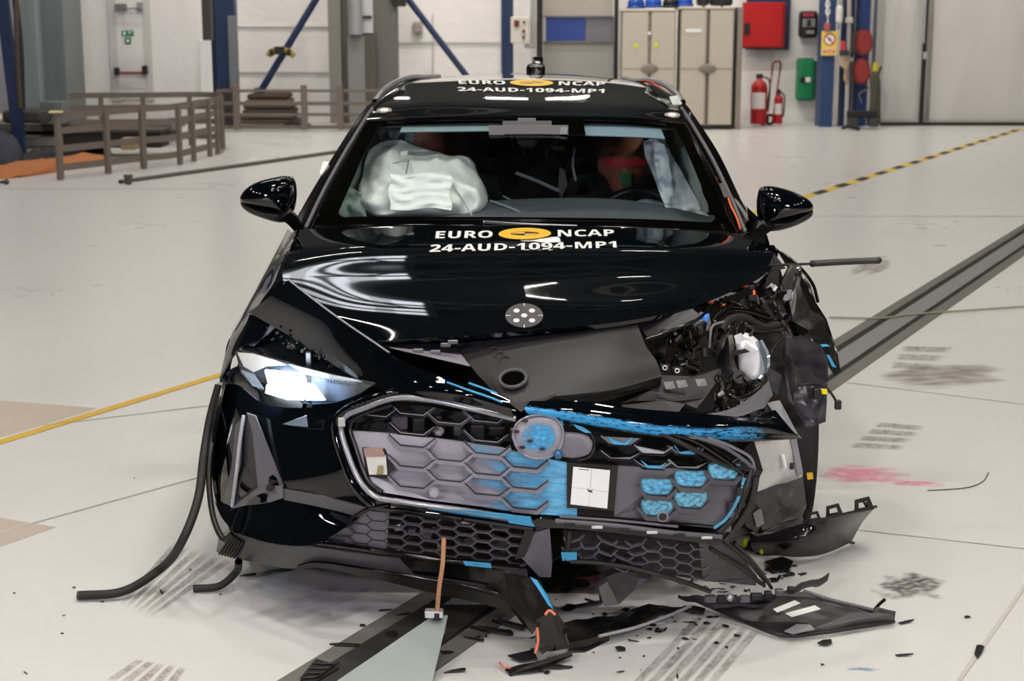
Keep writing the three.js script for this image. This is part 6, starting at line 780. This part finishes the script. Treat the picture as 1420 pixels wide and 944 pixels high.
{
  const t = thing('undertray_panel', 'large triangular black undertray panel with two white labels lying at the right', 'panel');
  mesh('panel', lay([[968, 832, 0.03], [1010, 828, 0.05], [1060, 822, 0.06], [1115, 820, 0.06], [1150, 832, 0.04], [1212, 846, 0.035], [1216, 843, 0.04], [1242, 849, 0.03], [1240, 861, 0.01], [1180, 868, 0.012], [1120, 878, 0.012], [1084, 880, 0.012], [1030, 858, 0.014]], 0.006, DOWN, 3, 0.008), std(0x262528, 0.45), t);
  mesh('rim', tubeG(onF([[968, 834, 0.03], [1025, 858, 0.018], [1084, 880, 0.016], [1140, 877, 0.016], [1240, 861, 0.014]]), 0.006, 40, 6), M.plastic, t); mesh('rim', tubeG(onF([[1114, 819, 0.06], [1150, 831, 0.045], [1212, 846, 0.04]]), 0.006, 20, 6), M.plasticGrey, t); mesh('spike', tubeG(onF([[1212, 846, 0.03], [1219, 838, 0.05], [1227, 831, 0.07]]), 0.005, 6, 6), M.plastic, t); mesh('raised_edge', lay([[1120, 862, 0.045], [1180, 850, 0.05], [1238, 852, 0.04], [1239, 859, 0.02], [1180, 866, 0.02], [1122, 874, 0.02]], 0.005, DOWN, 2, 0.006), std(0x444346, 0.4), t); mesh('worn_patch', lay([[1088, 874, 0.035], [1105, 866, 0.04], [1124, 866, 0.045], [1130, 872, 0.035], [1100, 878, 0.03]], 0.003, DOWN, 1, 0.004), std(0x7a7779, 0.5), t);
  for (const [p, l] of [[[[1072, 844], [1102, 832], [1110, 836], [1078, 849]], 0], [[[1089, 850], [1130, 839], [1138, 844], [1098, 855]], 1]]) mesh('label', lay(p.map(([x, y]) => [x, y, 0.075]), 0.001), std(0xd9d8d8, 0.6), t);
}
{
  const t = thing('bumper_rail_piece', 'long jagged grey black rail piece lying behind the undertray panel', 'rail piece'); mesh('rail', lay([[940, 822, 0.05], [1000, 830, 0.06], [1060, 826, 0.07], [1100, 812, 0.07], [1150, 796, 0.06], [1148, 802, 0.05], [1104, 820, 0.05], [1050, 836, 0.05], [990, 840, 0.04]], 0.01, DOWN, 3, 0.02), std(0x353437, 0.4), t); for (let i = 0; i < 8; i++) mesh('lug', box(rnd(0.02, 0.04), 0.02, 0.02, 0.004), i % 3 ? M.plastic : M.plasticGrey, t, onFloor(985 + i * 16, 830 - Math.max(0, i - 3) * 3, 0.085)); mesh('bolt', new THREE.SphereGeometry(0.012, 12, 8), M.alu, t, onFloor(1012, 828, 0.1));
}
{
  const t = thing('arch_panel', 'black glossy arch panel with two square clip holes lying beside the flat tyre', 'arch panel');
  const q = (x, y, h) => onFloor(x, y, h);
  mesh('panel', shell(surf([[[1040, 742, 0.06], [1090, 732, 0.12], [1140, 720, 0.16], [1214, 703, 0.15]], [[1040, 752, 0.05], [1095, 752, 0.09], [1145, 742, 0.1], [1196, 724, 0.08]], [[1046, 766, 0.012], [1100, 772, 0.012], [1142, 768, 0.012], [1180, 752, 0.012]]].map((r) => r.map(([x, y, h]) => q(x, y, h)))), 24, 12, 0.005), std(0x1d1c1f, 0.12), t);
  mesh('panel_edge', tubeG([q(1120, 724, 0.16), q(1160, 715, 0.165), q(1215, 702, 0.155)], 0.005, 12, 6), M.plastic, t);
  for (const [x, y, w] of [[1155, 708, 12], [1196, 700, 14], [1128, 716, 9]]) { const p = q(x, y, 0.18), fr = new THREE.Shape(); fr.moveTo(-0.03, -0.02); fr.lineTo(0.035, -0.02); fr.lineTo(0.025, 0.025); fr.lineTo(-0.022, 0.022); fr.closePath(); const h = new THREE.Path(); h.moveTo(-0.014, -0.008); h.lineTo(0.017, -0.008); h.lineTo(0.014, 0.012); h.lineTo(-0.012, 0.01); h.closePath(); fr.holes.push(h); const m = mesh('clip_tab', new THREE.ExtrudeGeometry(fr, { depth: 0.005, bevelEnabled: false }), M.trim, t, p); m.scale.setScalar(w / 14); m.rotation.z = 0.2; }
  mesh('tip', lay([[1200, 702, 0.16], [1196, 694, 0.2], [1216, 703, 0.155]], 0.004), M.trim, t);
  const u = thing('bumper_offcut', 'flat shiny black offcut with torn edge lying under the flat tyre', 'offcut'); mesh('offcut', lay([[1030, 748, 0.02], [1090, 734, 0.04], [1140, 736, 0.035], [1148, 744, 0.03], [1100, 752, 0.03], [1060, 760, 0.02]].map(([x, y, h]) => [x - 2, y + 4, h]), 0.005, DOWN, 2, 0.01), M.gloss, u);
  const w = thing('bumper_offcut', 'dark rounded offcut lying under the broken grille end', 'offcut'); mesh('offcut', lay([[1060, 780, 0.012], [1085, 772, 0.02], [1100, 778, 0.02], [1094, 790, 0.012], [1072, 792, 0.01]], 0.005, DOWN, 1, 0.006), M.trim, w); for (const [x, y] of [[1032, 751], [1056, 760]]) { const c = thing('yellow_clip', x < 1040 ? 'tiny yellow green clip nearest the foam under the broken corner' : 'tiny yellow green clip on the floor below the first one', 'clip'); mesh('clip', dome([[x - 4, y], [x, y - 3], [x + 5, y], [x, y + 3]].map(([a, b]) => onFloor(a, b, 0.03)), 0.012, 0.02, UP, 4), std(0xb9c021, 0.5), c); }
}
// curved crack lines and specks
tag(mesh('black_thread', tubeG(onF([[1286, 680, 0.003], [1340, 676, 0.003], [1362, 668, 0.003], [1371, 655, 0.003]]), 0.0022, 24, 5), std(0x55524e, 0.7)), 'thin curved dark thread on the floor right of the pink stain', 'thread');
// shards: one plastic chip in a few shapes, many copies
const chipG = [0, 1, 2, 3, 4].map((k) => { const n = 5 + (k % 3), s = new THREE.Shape(); for (let i = 0; i < n; i++) { const a = i / n * 6.283, r = rnd(0.45, 1); const x = Math.cos(a) * r * (k > 2 ? 1.8 : 1), y = Math.sin(a) * r * (k > 2 ? 0.35 : 0.8); i ? s.lineTo(x, y) : s.moveTo(x, y); } s.closePath(); const g = new THREE.ExtrudeGeometry(s, { depth: 0.25, bevelEnabled: true, bevelThickness: 0.06, bevelSize: 0.06, bevelSegments: 1 }); g.rotateX(-Math.PI / 2); return g; });
function chip(x, y, size, k, label, group, rot = rnd(0, 6.28), mat = M.plastic) { const m = mesh('plastic_shard', chipG[k], mat); m.position.copy(onFloor(x, y, size * 0.1 + 0.002)); m.scale.set(size, size * 0.5, size); m.rotation.set(rnd(-0.12, 0.12), rot, rnd(-0.12, 0.12)); return tag(m, label, 'shard', group); }
const single = [[1062, 889, 0.05, 0, 'large black shard'], [0, 0, 0]];
for (const [x, y, s, k, l, r] of [
  [1146, 891, 0.034, 0, 'largest black shard lying below the tip of the undertray panel'], [1258, 862, 0.022, 3, 'black shard just right of the undertray panel tip', 0.5], [1341, 855, 0.012, 1, 'small black shard alone on the floor at the right'], [1358, 902, 0.035, 4, 'long black shard near the bottom right corner', 1.2], [1255, 908, 0.02, 3, 'thin black shard left of the bottom right corner shard', 0.1], [1140, 921, 0.008, 1, 'tiny black chip above the small blue paint mark'], [1182, 752, 0.014, 2, 'black shard below the arch panel tip'], [963, 846, 0.05, 0, 'big ragged black shard under the tip of the rail piece'], [803, 812, 0.055, 1, 'big round ragged shard on the pink coolant splash'],
  [860, 899, 0.022, 2, 'black shard with a notch below the bumper lip'], [690, 876, 0.05, 4, 'longest straight black splinter left of the hanging bumper piece', -0.25], [712, 868, 0.045, 4, 'second straight black splinter touching the hanging bumper piece', -0.55], [657, 886, 0.026, 3, 'flat black splinter left of the longest one'], [772, 925, 0.036, 3, 'dark splinter in front of the hanging bumper piece', 0.05], [758, 932, 0.012, 1, 'small square chip before the dark splinter'], [1022, 881, 0.014, 0, 'triangular black chip on the grey tyre tread print'], [635, 930, 0.024, 4, 'thin black splinter right of the grey cover plate', 0.2], [502, 867, 0.012, 2, 'black chip left of the guide rail groove'], [484, 895, 0.034, 4, 'straight dark splinter across the groove edge', -0.05], [532, 846, 0.016, 4, 'small splinter near the top of the groove edge'], [560, 852, 0.02, 4, 'dark splinter touching the groove near the stick', 0.3], [347, 797, 0.022, 4, 'thin black splinter under the bumper corner', 0.5], [103, 814, 0.008, 1, 'tiny chip above the cut end of the rubber strip'], [142, 834, 0.007, 1, 'tiny chip below the cut end of the rubber strip'], [224, 821, 0.014, 4, 'black splinter on the tread print beside the short strip'], [20, 822, 0.006, 1, 'tiny chip at the far left of the floor'], [88, 853, 0.006, 2, 'tiny chip below the tyre strip at the left'], [86, 878, 0.006, 1, 'tiny chip in the lower left, lower of two'], [36, 933, 0.008, 3, 'tiny chip in the bottom left corner'], [264, 789, 0.006, 1, 'tiny chip between the two rubber strips'], [305, 824, 0.007, 2, 'tiny chip right of the short rubber strip end'], [186, 663, 0.005, 1, 'tiny chip on the floor left of the car'], [620, 905, 0.026, 0, 'crumbled black shard at the edge of the cover plate'], [542, 880, 0.03, 1, 'round black lump in the groove beside the cover plate'], [1025, 830, 0.02, 2, 'chip caught in front of the rail piece'], [820, 838, 0.045, 3, 'flat black grid shard beside the plastic strut', 0.4], [790, 842, 0.03, 2, 'black shard left of the flat grid shard'],
]) chip(x, y, s, k, l, undefined, r ?? rnd(0, 6.28));
for (let i = 0; i < 130; i++) {
  const z = i % 5; let x, y; if (z === 0) { x = rnd(770, 870); y = rnd(790, 850); } else if (z === 1) { x = rnd(870, 1010); y = rnd(855, 900); } else if (z === 2) { x = rnd(1050, 1125); y = rnd(782, 812); } else if (z === 3) { x = rnd(640, 960); y = rnd(850, 940); } else { x = rnd(960, 1060); y = rnd(800, 835); }
  chip(x, y, rnd(0.004, 0.014) * (z === 2 || z === 0 ? 1.3 : 1), Math.floor(rnd(0, 5)), 'small black plastic crumb scattered on the floor around the torn bumper', 'plastic crumbs around the torn bumper');
}
renderer.render(scene, camera);
